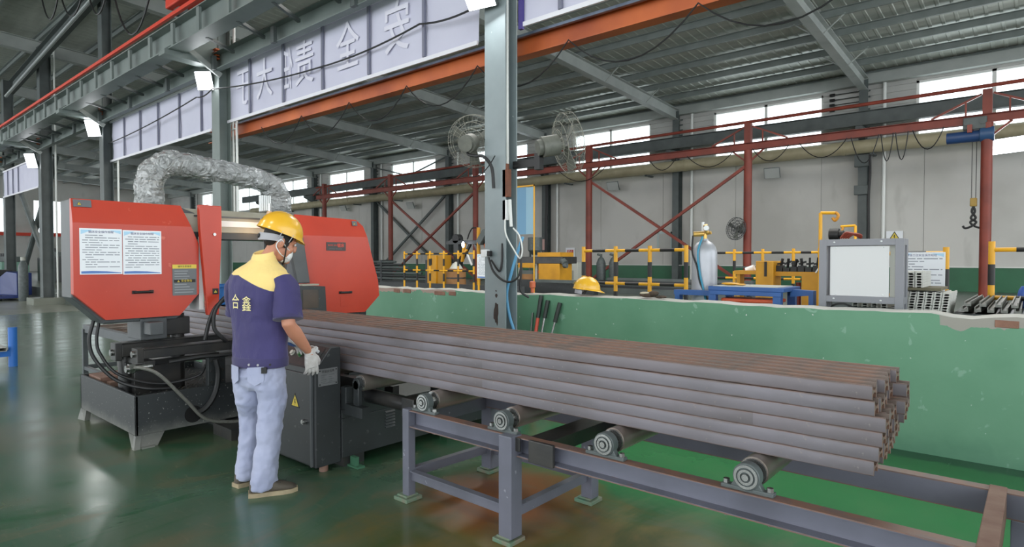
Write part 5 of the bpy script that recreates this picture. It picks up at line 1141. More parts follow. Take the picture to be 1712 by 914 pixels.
# wall fans on the parapet column
def fan(c, ax, r, label, arm, mcol, wire='#8f8e82', wk=1.0, name='wall_fan'):
    c = V(c); a = V(ax).normalized(); d, s, u = frame_axes(a); t = thing(name, label, 'fan', c)
    mt = mat('fan_motor_grey', mcol, 0.5, col2='#5d5f58', scale=14, amount=1)
    MB().cyl(c - a * 0.26, c - a * 0.08, r * 0.34, 18).cyl(c - a * 0.31, c - a * 0.26, r * 0.26, 18).cyl(c - a * 0.1, c - a * 0.02, r * 0.2, 18).build('motor', mt, t)
    wm = mat('fan_cage_wire_' + wire[1:], wire, 0.5, 0.3); cg = MB()
    for (rr, h) in ((1.0, 0.0), (1.0, 0.09), (0.75, -0.055), (0.5, -0.075), (0.25, -0.085), (0.75, 0.13), (0.5, 0.145), (0.25, 0.15)):
        cg.tube([c + a * h + s * (r * rr * math.cos(q)) + u * (r * rr * math.sin(q)) for q in [2 * math.pi * k / 28 for k in range(28)]], 0.0028 * wk, 5, closed=True)
    for k in range(30):
        q = 2 * math.pi * k / 30; e = s * math.cos(q) + u * math.sin(q)
        cg.tube([c - a * 0.085 + e * (r * .2), c - a * 0.075 + e * (r * .5), c - a * 0.05 + e * (r * .8), c + e * r, c + a * 0.09 + e * r, c + a * 0.135 + e * (r * .72), c + a * 0.15 + e * (r * .1)], 0.0014 * wk, 4)
    cg.build('cage', wm, t)
    for k in range(3):
        q = 2 * math.pi * k / 3 + 0.4; e = s * math.cos(q) + u * math.sin(q); g2 = a.cross(e)
        MB().prism([c + e * (r * .1) - g2 * 0.02 + a * 0.02, c + e * (r * .85) - g2 * (r * .3) + a * 0.05, c + e * (r * .92) + g2 * (r * .1) + a * 0.0, c + e * (r * .1) + g2 * 0.03 - a * 0.01], a * 0.006).build('blade', mt, t, smooth=0)
    MB().tube(spline([c - a * 0.2 - u * 0.07] + [V(p) for p in arm], 6), 0.018, 8).build('arm', M_BLACK, t)
    return t
fan((-4.98, 5.1, 2.78), (-0.45, 0.85, 0.28), 0.3, 'dusty wall fan seen from behind, left of the parapet column', [(-4.86, 4.9, 2.6), (-4.72, 4.87, 2.56), (-4.6, 4.88, 2.54), (-4.53, 4.93, 2.42), (-4.52, 4.95, 2.2)], '#6f7168')
fan((-3.86, 5.35, 2.66), (0.56, 0.8, 0.2), 0.32, 'dusty wall fan with motor in view, right of the parapet column', [(-4.1, 5.2, 2.5), (-4.25, 5.18, 2.46), (-4.4, 5.14, 2.44)], '#565750')
MB().box(-4.1, -4.03, 5.13, 5.2, 2.38, 2.55).box(-4.42, -4.08, 5.15, 5.18, 2.42, 2.5).build('wall_bracket', M_BLACK, bpy.data.objects['wall_fan.001'], smooth=0)
tag(MB().tube(catenary((-4.84, 4.95, 2.35), (-4.5, 4.95, 2.55), 0.06, 8), 0.006, 5).build('wire', M_BLACK, loc=(-4.8, 4.95, 2.4)), 'thin black wire under the left fan arm on the column', 'wire')

# ================================================================ TOOLS AND THINGS ON THE PARAPET
def rod(name, a, b, segs, label, cat):
    a = V(a); b = V(b); t = thing(name, label, cat, a)
    for (f0, f1, r, pn, mt) in segs: MB().cyl(a.lerp(b, f0), a.lerp(b, f1), r, 12).build(pn, mt, t)
M_GRIP = mat('dark_green_black_grip', '#26302b', 0.5); M_TOOLRED = mat('tool_red', '#c8503c', 0.45)
rod('steel_rod', (-4.27, 5.2, 0.0), (-4.31, 5.365, 0.83), ((0, 1, 0.011, 'shaft', mat('dull_rod', '#6a7069', 0.4, 0.5)),), 'thin plain steel rod leaning on the parapet, shortest of four', 'rod')
rod('bolt_cutter', (-4.25, 5.2, 0.0), (-4.18, 5.355, 1.03), ((0, 0.80, 0.02, 'red_handle', M_TOOLRED), (0.76, 1, 0.024, 'grip', M_GRIP)), 'red handled tool with a black grip leaning on the parapet', 'tool')
rod('breaker_bar', (-4.2, 5.2, 0.0), (-4.085, 5.352, 0.98), ((0, 0.82, 0.012, 'shaft', M_STEEL), (0.8, 1, 0.024, 'grip', M_GRIP)), 'steel bar with black grip right beside the red handled tool', 'tool')
rod('breaker_bar', (-4.12, 5.2, 0.0), (-3.92, 5.352, 0.96), ((0, 0.8, 0.012, 'shaft', M_STEEL), (0.78, 1, 0.024, 'grip', M_GRIP)), 'steel bar with black grip, rightmost tool on the parapet', 'tool')
def loose_helmet(c, rz):
    t = thing('safety_helmet', 'yellow safety helmet lying on the parapet left of the fence', 'helmet', c); R = Matrix.Rotation(rz, 3, 'Z') @ Matrix.Rotation(math.radians(-6), 3, 'X'); o = V(c) + V(0, 0, 0.06); n = 32; rows = []
    rows.append([(0.1 * math.cos(q), 0.125 * math.sin(q), 0.05) for q in [2 * math.pi * i / n for i in range(n)]])
    rows.append([(0.112 * math.cos(q), 0.136 * math.sin(q), 0.0) for q in [2 * math.pi * i / n for i in range(n)]])
    rows.append([(0.124 * math.cos(q), (0.15 + 0.05 * max(0, math.sin(q)) ** 3) * math.sin(q), -0.006 - 0.016 * max(0, math.sin(q)) ** 3) for q in [2 * math.pi * i / n for i in range(n)]])
    for k in range(10):
        w = k / 9.3 * math.pi / 2; rows.append([(0.117 * math.cos(w) * math.cos(q), 0.143 * math.cos(w) * math.sin(q), 0.005 + 0.125 * math.sin(w) * (1 + (0.05 * math.exp(-(math.cos(q) / .16) ** 2) if k > 1 else 0))) for q in [2 * math.pi * i / n for i in range(n)]])
    m = MB(); m.add([o + R @ V(v) for r in rows for v in r], [(k * n + i, k * n + (i + 1) % n, (k + 1) * n + (i + 1) % n, (k + 1) * n + i) for k in range(len(rows) - 1) for i in range(n)] + [tuple((len(rows) - 1) * n + i for i in range(n))])
    m.build('shell', M_HELM, t, smooth=60)
    m = MB()
    for q in range(14):
        a, b = math.radians(200 + q * 10), math.radians(210 + q * 10)
        m.prism([o + R @ V(0.1 * math.cos(a), 0.125 * math.sin(a), -0.055), o + R @ V(0.1 * math.cos(b), 0.125 * math.sin(b), -0.055), o + R @ V(0.1 * math.cos(b), 0.125 * math.sin(b), -0.015), o + R @ V(0.1 * math.cos(a), 0.125 * math.sin(a), -0.015)], R @ V(0, 0.004, 0))
    m.build('harness_band', M_STRAP, t)
    MB().tube([o + R @ V(0.1, 0.02, 0.0), o + R @ V(0.09, -0.02, -0.055), o + R @ V(-0.06, -0.05, -0.055), o + R @ V(-0.1, 0.02, 0)], 0.005, 6).build('chin_strap', M_INK, t)
    text('lettering', '合鑫', 0.036, mat('helmet_grey_print', '#8f8a63', 0.5), t, o + R @ V(-0.045, -0.139, 0.045), R @ V(0.96, -0.25, 0), R @ V(0, 0.35, 0.94), 0.004)
loose_helmet((-3.67, 5.49, 1.052), math.radians(-62))
gl_ = MB(); gl_.ell((-2.93, 5.46, 1.08), (0.085, 0.045, 0.03), Matrix.Rotation(0.3, 3, 'Z'), 16, 8).ell((-2.86, 5.45, 1.095), (0.05, 0.04, 0.028), None, 14, 8).ell((-2.78, 5.46, 1.065), (0.07, 0.02, 0.014), Matrix.Rotation(-0.4, 3, 'Z'), 12, 6).ell((-2.79, 5.43, 1.062), (0.05, 0.014, 0.012), None, 12, 6)
gt = thing('work_glove', 'grimy brown work glove lying on the parapet by the fence', 'glove', (-2.88, 5.46, 1.045))
gl_.build('glove', mat('grimy_brown_cloth', '#5b4d40', 0.9, col2='#3c342c', scale=14, amount=1, bump=0.6, bscale=40), gt)
MB().ell((-2.945, 5.432, 1.095), (0.055, 0.02, 0.014), Matrix.Rotation(0.3, 3, 'Z'), 14, 6).build('pale_cuff', mat('pale_glove_cuff', '#b9b09a', 0.9), gt)
# ================================================================ FAR HALL
M_FY = mat('safety_yellow', '#e8ab1f', 0.45, col2='#dba01c', scale=4, amount=1); M_FB = mat('safety_black', '#1c1c1c', 0.5)
M_MYEL = mat('machine_yellow', '#d2981d', 0.5, col2='#b98317', scale=3, amount=1); M_BLUE = mat('workbench_blue', '#2e5d9e', 0.5, col2='#27508a', scale=5, amount=1)
M_CARD = mat('cardboard', '#9b7248', 0.8, col2='#8a6440', scale=6, amount=1); M_GREYP = mat('pale_machine_grey', '#b9bbb2', 0.5)
M_ALU = mat('light_grey_profile', '#c8c8c2', 0.5, 0.1, col2='#b0b0aa', scale=12, amount=1); M_REDP = mat('sign_red', '#c23b35', 0.5)
# beige pipe on wall brackets, grey far runway, red runway with hoist
pp = thing('wall_pipe', 'thick beige pipe running along the white far wall', 'pipe', (-15, 22.4, 5.04))
MB().cyl((-45, 22.4, 5.04), (6, 22.4, 5.04), 0.215, 18).build('pipe', M_BEIGE, pp)
for k in range(12): MB().box(-40.2 + 4 * k, -40.1 + 4 * k, 22.4, 22.96, 4.77, 4.83).build('bracket', M_DARKCOL, pp, smooth=0)
for k in range(8): MB().ring((-38 + 5.5 * k, 22.4, 5.04), (1, 0, 0), 0.235, 0.21, 0.1, 20).build('collar', M_BEIGE, pp)
gr = thing('far_crane_runway', 'grey crane girder carried on the far wall columns', 'crane runway', (-15, 22.1, 5.7))
MB().prof((-46, 22.1, 5.88), (6, 22.1, 5.88), IB(0.24, 0.44, 0.016)).build('girder', M_DARKCOL, gr, smooth=0)
for x in FX:
    if x < 8: MB().prism([(x - 0.1, 22.62, 5.65), (x - 0.1, 22.0, 5.65), (x - 0.1, 22.0, 5.5), (x - 0.1, 22.62, 5.25)], (0.2, 0, 0)).build('bracket', M_DARKCOL, gr, smooth=0)
RX = [-1.1 - 6.09 * k for k in range(6)]
rd_ = thing('red_runway', 'red oxide crane runway on braced posts in front of the far wall', 'crane runway', (-16, 20, ZF))
MB().prof((-32.4, 20, 5.04), (2.0, 20, 5.04), IB(0.2, 0.23, 0.014)).build('runway_beam', M_RED, rd_, smooth=0)
MB().cyl((-32.4, 20, 5.62), (2.0, 20, 5.9), 0.05, 10).build('top_rail', M_RED, rd_)
for i, x in enumerate(RX):
    MB().cyl((x, 20, ZF), (x, 20, 4.93), 0.125, 16).build('post', M_RED, rd_)
    MB().box(x - 0.1, x + 0.1, 19.9, 20.1, 5.15, 5.78).build('post_head', M_RED, rd_, smooth=0)
    MB().box(x - 0.2, x + 0.2, 19.8, 20.2, ZF, ZF + 0.02).build('base_plate', M_RED, rd_, smooth=0)
    for s in (-1, 1):
        MB().bar((x + s * 0.12, 20, 5.68), (x + s * 1.2, 20, 5.18), 0.05, 0.05).build('head_strut', M_RED, rd_, smooth=0)
        MB().box(x + s * 0.45 - 0.02, x + s * 0.45 + 0.02, 19.98, 20.02, 5.15, 5.5).build('head_strut', M_RED, rd_, smooth=0)
        MB().bar((x + s * 0.1, 20, 4.6), (x + s * 0.5, 20, 4.93), 0.05, 0.05).build('knee_brace', M_RED, rd_, smooth=0)
for (a, b) in ((RX[1], RX[2]), (RX[3], RX[4])):
    for (p, q, y) in ((a, b, 19.96), (b, a, 20.04)): MB().bar((p, y, 4.45), (q, y, ZF + 0.1), 0.09, 0.09).build('cross_brace', M_RED, rd_, smooth=0)
ho = thing('chain_hoist', 'blue electric hoist hanging from the red runway with a twin hook', 'hoist', (-1.4, 20, 4.4))
MB().cyl((-1.95, 20, 4.62), (-1.25, 20, 4.62), 0.15, 16).build('motor_drum', mat('hoist_blue', '#26436f', 0.45), ho); MB().cyl((-1.25, 20, 4.64), (-0.95, 20, 4.64), 0.19, 16).build('gear_case', mat('hoist_blue2', '#2f5078', 0.45), ho, bevel=0.02)
MB().box(-1.6, -1.1, 19.88, 20.12, 4.78, 5.1).build('trolley', M_DARKCOL, ho, bevel=0.02)
for x in (-1.52, -1.18): MB().cyl((x, 19.86, 4.96), (x, 20.14, 4.96), 0.07, 14).build('trolley_wheel', M_DARKCOL, ho)
MB().box(-1.5, -1.4, 19.8, 19.88, 4.7, 4.9).build('control_box', mat('hoist_red', '#8a4034', 0.5), ho)
for x in (-1.4, -1.31): MB().cyl((x, 20, 4.5), (x, 20, 3.02), 0.008, 6).build('wire_rope', M_BLACK, ho)
MB().box(-1.43, -1.28, 19.95, 20.05, 2.8, 3.02).build('hook_block', mat('hook_block_yellow', '#a3843a', 0.5), ho, bevel=0.02)
for s in (-1, 1): MB().tube(spline([(-1.355, 20, 2.8), (-1.355 + s * 0.03, 20, 2.66), (-1.355 - s * 0.05, 20, 2.5), (-1.355 + s * 0.06, 20, 2.4), (-1.355 + s * 0.02, 20, 2.3), (-1.355 + s * 0.16, 20, 2.24), (-1.355 + s * 0.22, 20, 2.3)], 5), 0.028, 8).build('hook', M_BLACK, ho)
lp = []
for a, b, s in ((-14.6, -12.4, .9), (-10.6, -9.6, .7), (-9.2, -7.6, .8), (-7.0, -5.9, .8), (-5.6, -4.3, .9), (-4.2, -3.5, 1.4), (-3.45, -3.15, 1.4), (-3.1, -2.8, 1.4), (-2.7, -2.0, 1.0)):
    lp.append((a, b, s))
for i, (a, b, s) in enumerate(lp):
    nm = ['leftmost, beside the right column fan', 'second from the left, narrow', 'third from the left', 'fourth from the left, by the brace top', 'fifth from the left, wide', 'sixth from the left, deep and narrow', 'seventh from the left, narrowest deep one', 'eighth from the left, deep', 'rightmost, beside the blue hoist'][i]
    tag(MB().tube(catenary((a, 19.85, 4.93), (b, 19.85, 4.93), s * 0.55, 10), 0.014, 5).build('cable_loop', M_BLACK, loc=(a, 19.85, 4.9)), 'black cable loop under the red runway, ' + nm, 'cable')
xb = thing('cross_bracing', 'dark crossed braces between two far wall columns', 'brace', (-27, 22.6, ZF))
for (p, q, y) in ((FX[5] - 0.14, FX[6] + 0.14, 22.72), (FX[6] + 0.14, FX[5] - 0.14, 22.84)): MB().bar((p, y, 4.9), (q, y, ZF + 0.1), 0.11, 0.11).build('brace', M_DARKCOL, xb, smooth=0); MB().bar((p, y, 6.9), (q, y, 5.4), 0.07, 0.07).build('brace', M_DARKCOL, xb, smooth=0)
for i, z in enumerate((4.42, 3.52)): tag(MB().box(FX[2] - 0.22, FX[2] + 0.22, 22.5, 22.62, z, z + (0.4 if i == 0 else 0.3)).build('cable_box', M_DARKCOL, loc=(FX[2], 22.5, z), bevel=0.01), ('upper' if i == 0 else 'lower') + ' dark box on the far column above the framed panel', 'box')
tag(MB().tube(spline([(FX[2] + 0.2, 22.55, 5.2), (FX[2] + 0.24, 22.5, 4.2), (FX[2] + 0.2, 22.52, 3.4), (FX[2] + 0.22, 22.5, 2.2), (FX[2] + 0.2, 22.52, ZF)], 5), 0.04, 6).build('cable', M_BLACK, loc=(FX[2], 22.5, ZF)), 'thick dark cable down the far column above the framed panel', 'cable')
tag(MB().tube(spline([(FX[4] + 0.2, 22.55, 5.2), (FX[4] + 0.25, 22.5, 4.0), (FX[4] + 0.2, 22.52, 3.0), (FX[4] + 0.2, 22.52, ZF)], 5), 0.07, 6).build('cable', M_BLACK, loc=(FX[4], 22.5, ZF)), 'thick dark cable down the far column right of the parapet column', 'cable')
m4 = MB()
for i in range(4):
    z = 6.95 - i * 0.17; w = tag(MB().tube([(-5.5, 22.9, z), (FX[2] - 0.13, 22.9, z)], 0.012, 5).cyl((-5.5, 22.88, z), (-5.35, 22.88, z), 0.05, 8).build('wire_rod', M_BLACK, loc=(-5, 22.9, z)), 'thin dark wire with a knob on the upper far wall, ' + ['uppermost', 'second from top', 'third from top', 'lowest'][i] + ' of four', 'wire')
# signs on the far wall
ws = thing('warning_sign', 'white far wall sign with a yellow electric triangle', 'sign', (-3.57, 22.95, 2.0)); MB().box(-3.8, -3.34, 22.93, 22.955, 1.9, 2.33).build('sheet', M_PAPER, ws, smooth=0); warn(ws, (-3.57, 22.93, 2.13), (1, 0, 0), (0, 0, 1), 0.19)
sg = thing('red_sign', 'small red lettered notice on the far wall above the pale cabinet', 'sign', (-16.2, 22.95, 1.4))
for z, t in ((1.76, '禁止'), (1.45, '烟火')): MB().box(-16.42, -16.08, 22.94, 22.955, z - 0.09, z + 0.09).build('red_strip', M_REDP, sg, smooth=0); text('lettering', t, 0.15, M_PAPER, sg, (-16.25, 22.935, z), (1, 0, 0), (0, 0, 1), 0.001)
MB().box(-16.5, -16.0, 22.955, 22.965, 1.3, 1.95).build('backing', M_PAPER, sg, smooth=0)
wp = thing('framed_paper', 'pale framed paper on the far wall behind the red brace', 'picture', (-11.6, 22.95, 1.8)); MB().box(-11.87, -11.3, 22.95, 22.965, 1.8, 2.5).build('paper', M_SIDING, wp, smooth=0); MB().box(-11.9, -11.27, 22.945, 22.96, 2.46, 2.53).box(-11.9, -11.27, 22.945, 22.96, 1.77, 1.82).box(-11.9, -11.85, 22.945, 22.96, 1.77, 2.53).box(-11.32, -11.27, 22.945, 22.96, 1.77, 2.53).build('frame', mat('pale_blue_frame', '#a9bfbf', 0.5), wp, smooth=0)
cn = thing('column_notice', 'pink notice on the far column behind the barrel machine', 'sign', (-17.6, 22.6, 1.9)); MB().box(-17.7, -17.35, 22.58, 22.6, 1.85, 2.35).build('sheet', mat('pink_notice', '#cfa9a2', 0.6), cn, smooth=0)
# standing fan on the far post
f2 = fan((-7.42, 19.7, 2.4), (-0.35, -0.92, 0.1), 0.36, 'round wall fan on the red post behind the gas bottle', [(-7.3, 19.88, 2.3), (-7.2, 19.9, 2.28)], '#4a4c4a', '#55585a', 3.0)
# blue sheet hanging behind the parapet column
bs = thing('blue_sheet', 'translucent blue welding sheet hanging beside the parapet column', 'screen', (-7.4, 9.0, ZF))
MB().box(-7.66, -7.38, 8.99, 9.0, 1.9, 2.79).build('dark_half', mat('welding_blue', '#5f93b4', 0.35), bs, smooth=0); MB().box(-7.38, -7.2, 8.985, 8.995, 1.9, 2.78).build('light_half', mat('welding_blue_light', '#86b0c4', 0.35), bs, smooth=0)
MB().box(-7.68, -7.66, 8.98, 9.0, ZF, 2.82).box(-7.68, -7.18, 8.98, 9.0, 2.79, 2.82).box(-7.2, -7.18, 8.98, 9.0, ZF, 2.82).build('yellow_frame', M_FY, bs, smooth=0)
# yellow and black fences
def fence(y, xs, top, label, rails=(0.06, 0.52), foot=None, r=0.0275):
    t = thing('safety_fence', label, 'fence', (xs[0], y, ZF)); z1 = top - rails[0]; z2 = top - rails[1]
    for x in xs:
        p = MB().cyl((x, y, foot or ZF), (x, y, top), r, 12).build('post', M_FY, t)
        for (a, b) in ((top - 0.22, top - 0.42), (top - 0.63, top - 0.85)):
            if b > (foot or ZF): MB().cyl((x, y, b), (x, y, a), r + 0.0015, 12).build('black_band', M_FB, p)
    for a, b in zip(xs[:-1], xs[1:]):
        for z in (z1, z2):
            q = MB().cyl((a, y, z), (b, y, z), r * 0.8, 10).build('rail', M_FY, t); L = b - a
            MB().cyl((a + L * 0.3, y, z), (b - L * 0.3, y, z), r * 0.8 + 0.0015, 10).build('black_band', M_FB, q)
    return t
fence(7.5, (-5.07, -4.53, -4.0, -3.48), 1.61, 'yellow and black fence panel left of the gas bottle')
fence(7.5, (-1.28, -0.72), 1.55, 'yellow and black fence panel holding the white notice board', rails=(0.06, 0.5))
fence(7.5, (-0.36, 0.25, 0.85), 1.6, 'yellow and black fence panel at the right edge beyond the parapet', rails=(0.08, 0.54))
fence(11.7, (-14.26, -13.69, -13.13, -12.56, -11.99, -11.4), 1.66, 'yellow and black fence by the far welding robot', rails=(0.08, 0.55))
fence(11.7, (-5.0, -4.45, -3.92, -3.38, -2.95), 1.62, 'yellow and black fence behind the blue bench', rails=(0.07, 0.55))
# gas bottle by the fence
gb = thing('gas_bottle', 'tall silver gas bottle with brass regulator behind the parapet', 'gas bottle', (-2.63, 6.1, ZF))
M_BOT = mat('silver_bottle', '#b9bcc2', 0.4, 0.35, col2='#9da0a6', scale=3, amount=1); M_BRASS = mat('brass', '#c9a45a', 0.35, 0.7)
MB().lathe([(0.12, 0), (0.128, 0.03), (0.128, 0.98), (0.125, 1.05), (0.108, 1.11), (0.075, 1.15), (0.04, 1.17), (0.035, 1.19)], (-2.63, 6.1, ZF), n=28).build('cylinder', M_BOT, gb)
MB().cyl((-2.63, 6.1, 1.64), (-2.63, 6.1, 1.70), 0.025, 12).cyl((-2.63, 6.08, 1.69), (-2.72, 6.03, 1.685), 0.026, 14).cyl((-2.63, 6.1, 1.69), (-2.56, 6.1, 1.70), 0.016, 10).cyl((-2.6, 6.08, 1.7), (-2.6, 6.05, 1.78), 0.022, 10).build('regulator', M_BRASS, gb)
MB().cyl((-2.645, 6.09, 1.70), (-2.645, 6.09, 1.81), 0.014, 10).cyl((-2.59, 6.05, 1.74), (-2.57, 6.0, 1.745), 0.026, 14).build('flow_meter', M_WHITE, gb)
MB().tube(spline([(-2.72, 6.02, 1.67), (-2.71, 5.98, 1.5), (-2.65, 5.965, 1.35), (-2.62, 5.965, 1.2), (-2.55, 5.965, 1.05), (-2.52, 5.95, 0.9)], 6), 0.009, 6).build('black_tube', M_BLACK, gb); MB().tube(spline([(-2.63, 6.05, 1.66), (-2.64, 5.96, 1.5), (-2.62, 5.96, 1.3), (-2.57, 5.955, 1.1), (-2.53, 5.93, 0.95)], 6), 0.011, 6).build('blue_tube', mat('teal_hose', '#2f8aa8', 0.4), gb)
# blue bench with rails, orange crate beneath
bb = thing('blue_bench', 'blue steel bench with long side rails behind the parapet', 'bench', (-2.1, 6.0, ZF))
MB().box(-2.44, -1.74, 5.75, 6.25, 1.13, 1.17).box(-2.42, -1.76, 5.74, 5.78, 1.09, 1.13).build('bench_top', M_BLUE, bb, smooth=0, bevel=0.004)
MB().box(-2.40, -1.8, 5.77, 6.22, 1.17, 1.176).build('worn_sheet', M_GREYP, bb, smooth=0)
for x in (-2.40, -1.80):
    for y in (5.78, 6.2): MB().box(x - 0.035, x + 0.035, y - 0.03, y + 0.03, ZF, 1.13).build('leg', M_BLUE, bb, smooth=0)
MB().box(-2.84, -2.43, 5.84, 5.92, 1.07, 1.12).box(-2.83, -2.78, 5.84, 5.92, ZF, 1.07).build('side_rail', M_BLUE, bb, smooth=0); MB().prism([(-1.76, 6.0, 1.08), (-1.56, 6.0, 1.1), (-1.56, 6.0, 1.14), (-1.76, 6.0, 1.15)], (0, 0.1, 0)).box(-1.6, -1.56, 6.0, 6.1, ZF, 1.1).build('side_rail', M_BLUE, bb, smooth=0)
tag(MB().box(-2.33, -1.86, 5.86, 6.14, ZF, 1.045).box(-2.35, -1.84, 5.84, 6.16, 1.02, 1.055).build('orange_bin', mat('orange_bin', '#e0623a', 0.5), loc=(-2.1, 6, ZF), smooth=0, bevel=0.01), 'orange bin standing under the blue bench', 'bin')
tag(MB().ell((-2.3, 5.95, 1.19), (0.09, 0.06, 0.014), None, 16, 6).ell((-2.2, 5.95, 1.185), (0.05, 0.05, 0.009), None, 12, 6).build('yellow_cloth', M_FY, loc=(-2.3, 5.95, 1.176)), 'crumpled yellow cloth lying on the blue bench', 'cloth')
# grey framed stand with a white panel
fs_ = thing('panel_stand', 'grey square tube frame holding a plain white panel on the parapet side', 'panel stand', (-1.16, 6.0, ZF)); G_ = mat('frame_grey', '#85868c', 0.4)
x0, x1, y0, y1 = -1.48, -0.845, 5.86, 6.08
for x in (x0 + 0.03, x1 - 0.03):
    for y in (y0 + 0.03, y1 - 0.03): MB().box(x - 0.03, x + 0.03, y - 0.03, y + 0.03, ZF, 1.60).build('upright', G_, fs_, smooth=0, bevel=0.002)
for z in (1.545, 1.06):
    for y in (y0 + 0.03, y1 - 0.03): MB().box(x0 + 0.06, x1 - 0.06, y - 0.03, y + 0.03, z, z + 0.055).build('cross_bar', G_, fs_, smooth=0, bevel=0.002)
    for x in (x0 + 0.03, x1 - 0.03): MB().box(x - 0.03, x + 0.03, y0 + 0.06, y1 - 0.06, z, z + 0.055).build('cross_bar', G_, fs_, smooth=0)
MB().box(x0 + 0.085, x1 - 0.105, y0 + 0.02, y0 + 0.035, 1.115, 1.54).build('white_panel', mat('panel_white', '#d5d6d6', 0.45), fs_, smooth=0, bevel=0.002); MB().box(x1 - 0.103, x1 - 0.065, y0 + 0.05, y0 + 0.3, 1.115, 1.54).build('side_panel', M_GREYP, fs_, smooth=0)
for (x, z) in ((x0 + 0.12, 1.575), (x1 - 0.16, 1.578), (x0 + 0.12, 1.09), (x1 - 0.16, 1.085), (x0 + 0.13, 1.528), (x1 - 0.15, 1.528), (x0 + 0.13, 1.13), (x1 - 0.15, 1.13)): MB().ell((x, y0 - 0.001 if z > 1.55 or z < 1.1 else y0 + 0.02, z), (0.009, 0.004, 0.007), None, 10, 6).build('screw_cap', M_WHITE, fs_)
tag(MB().tube(spline([(-1.4, 5.9, 0.98), (-1.36, 5.84, 1.03), (-1.28, 5.83, 1.05), (-1.2, 5.85, 1.02), (-1.12, 5.9, 0.99)], 5), 0.008, 6).build('cable', M_BLACK, loc=(-1.4, 5.9, 1)), 'black cable loop under the framed white panel', 'cable')
# steel profiles stacked behind the stand
PW, PH = 0.056, 0.0225
po = [(-PW / 2, -PH / 2), (-PW / 2 + .012, -PH / 2), (-PW / 2 + .014, -.003), (PW / 2 - .014, -.003), (PW / 2 - .012, -PH / 2), (PW / 2, -PH / 2), (PW / 2 - .001, PH / 2 - .001), (PW / 2 - .011, PH / 2 - .001), (PW / 2 - .014, .003), (-PW / 2 + .014, .003), (-PW / 2 + .011, PH / 2 - .001), (-PW / 2 + .001, PH / 2 - .001)]
pmesh = {L: MB().prof((0, 0, 0), (0, L, 0), po).mesh('steel_profile', M_ALU, smooth=0) for L in (0.9, 0.5)}
rpf = random.Random(9); ORD = ['first', 'second', 'third', 'fourth', 'fifth', 'sixth', 'seventh', 'eighth', 'ninth', 'tenth']
def profile(x, y, z, L, label, group):
    o = bpy.data.objects.new('steel_profile', pmesh[L]); COL.objects.link(o); o.location = (x, y, z); tag(o, label, 'steel profile', group)
rk = thing('profile_rack', 'low dark rack under the stacked profiles behind the parapet', 'rack', (-0.75, 6.5, ZF))
MB().box(-0.92, -0.56, 6.2, 6.3, ZF, 0.93).build('bearer', M_DARKCOL, rk, smooth=0); MB().box(-0.92, -0.56, 6.5, 6.6, ZF, 0.93).build('bearer', M_DARKCOL, rk, smooth=0)
for c in range(6):
    for r in range(10): profile(-0.90 + c * 0.0585 + r * 0.0028, 6.16 + rpf.uniform(0, 0.02), 0.9425 + r * PH, 0.5, 'grey profile in the stack right of the framed panel, %s column, %s from its bottom' % (ORD[c], ORD[r]), 'profiles in the stack')
tm = MB().box(-0.93, -0.62, 6.14, 6.62, 1.168, 1.19).build('timber_board', mat('olive_timber', '#6f6a55', 0.8, col2='#5d5846', scale=5, amount=1), loc=(-0.78, 6.5, 1.158), smooth=0); tag(tm, 'olive board lying across the profile stack', 'board')
for c in range(3):
    for r in range(6): profile(-0.895 + c * 0.0585, 6.16 + rpf.uniform(0, 0.02), 1.202 + r * PH, 0.5, 'grey profile in the small pile on the olive board, %s column, %s from its bottom' % (ORD[c], ORD[r]), 'profiles on the board')
rk2 = thing('profile_rack', 'low dark rack under the framed panel', 'rack', (-1.2, 6.5, ZF)); MB().box(-1.34, -0.96, 6.3, 6.4, ZF, 1.0).build('bearer', M_DARKCOL, rk2, smooth=0); MB().box(-1.34, -0.96, 6.9, 7.0, ZF, 1.0).build('bearer', M_DARKCOL, rk2, smooth=0)
for c in range(4):
    for r in range(2): profile(-1.27 + c * 0.075, 6.25, 1.0125 + r * PH, 0.9, 'grey profile in the low pile under the framed panel, %s column, %s layer' % (ORD[c], 'lower' if r == 0 else 'upper'), 'profiles under the panel')
rk3 = thing('profile_rack', 'wide dark rack carrying loose profiles at right', 'rack', (-0.2, 6.8, ZF)); MB().box(-0.55, 0.3, 6.35, 6.45, ZF, 0.98).build('bearer', M_DARKCOL, rk3, smooth=0); MB().box(-0.55, 0.3, 7.2, 7.3, ZF, 0.98).build('bearer', M_DARKCOL, rk3, smooth=0); MB().box(-0.55, 0.3, 6.3, 7.35, 0.93, 0.98).build('shelf', M_BLK, rk3, smooth=0)
for i, (x, z) in enumerate([(-0.47 + k * 0.085, 1.02) for k in range(8)] + [(-0.45 + k * 0.1, 1.066) for k in range(6)]):
    b = MB().box(-0.022, 0.022, 0, 1.4 if i % 3 else 1.25, -0.02, 0.0).box(-0.022, -0.014, 0, 1.25, 0.0, 0.02).box(0.014, 0.022, 0, 1.25, 0, 0.02).build('channel_bar', mat('dull_channel', '#85857f', 0.5, 0.2, col2='#6c6c68', scale=9, amount=1), smooth=0)
    b.location = (x, 6.22 + rpf.uniform(0, 0.06), z); b.rotation_euler = (0, 0, rpf.uniform(-0.012, 0.012)); tag(b, ('lower' if i < 8 else 'upper') + ' layer channel bar on the wide rack, %s from the left' % ['first', 'second', 'third', 'fourth', 'fifth', 'sixth', 'seventh', 'eighth'][i if i < 8 else i - 8], 'channel bar', 'channel bars on the wide rack')
tag(MB().lathe([(0.05, 0), (0.05, 0.62), (0.04, 0.68), (0.02, 0.72)], (-0.12, 7.65, ZF), n=16).build('blue_bottle', mat('small_blue_tank', '#2a55a8', 0.4), loc=(-0.12, 7.55, ZF)), 'small blue tank beside the right fence', 'tank')
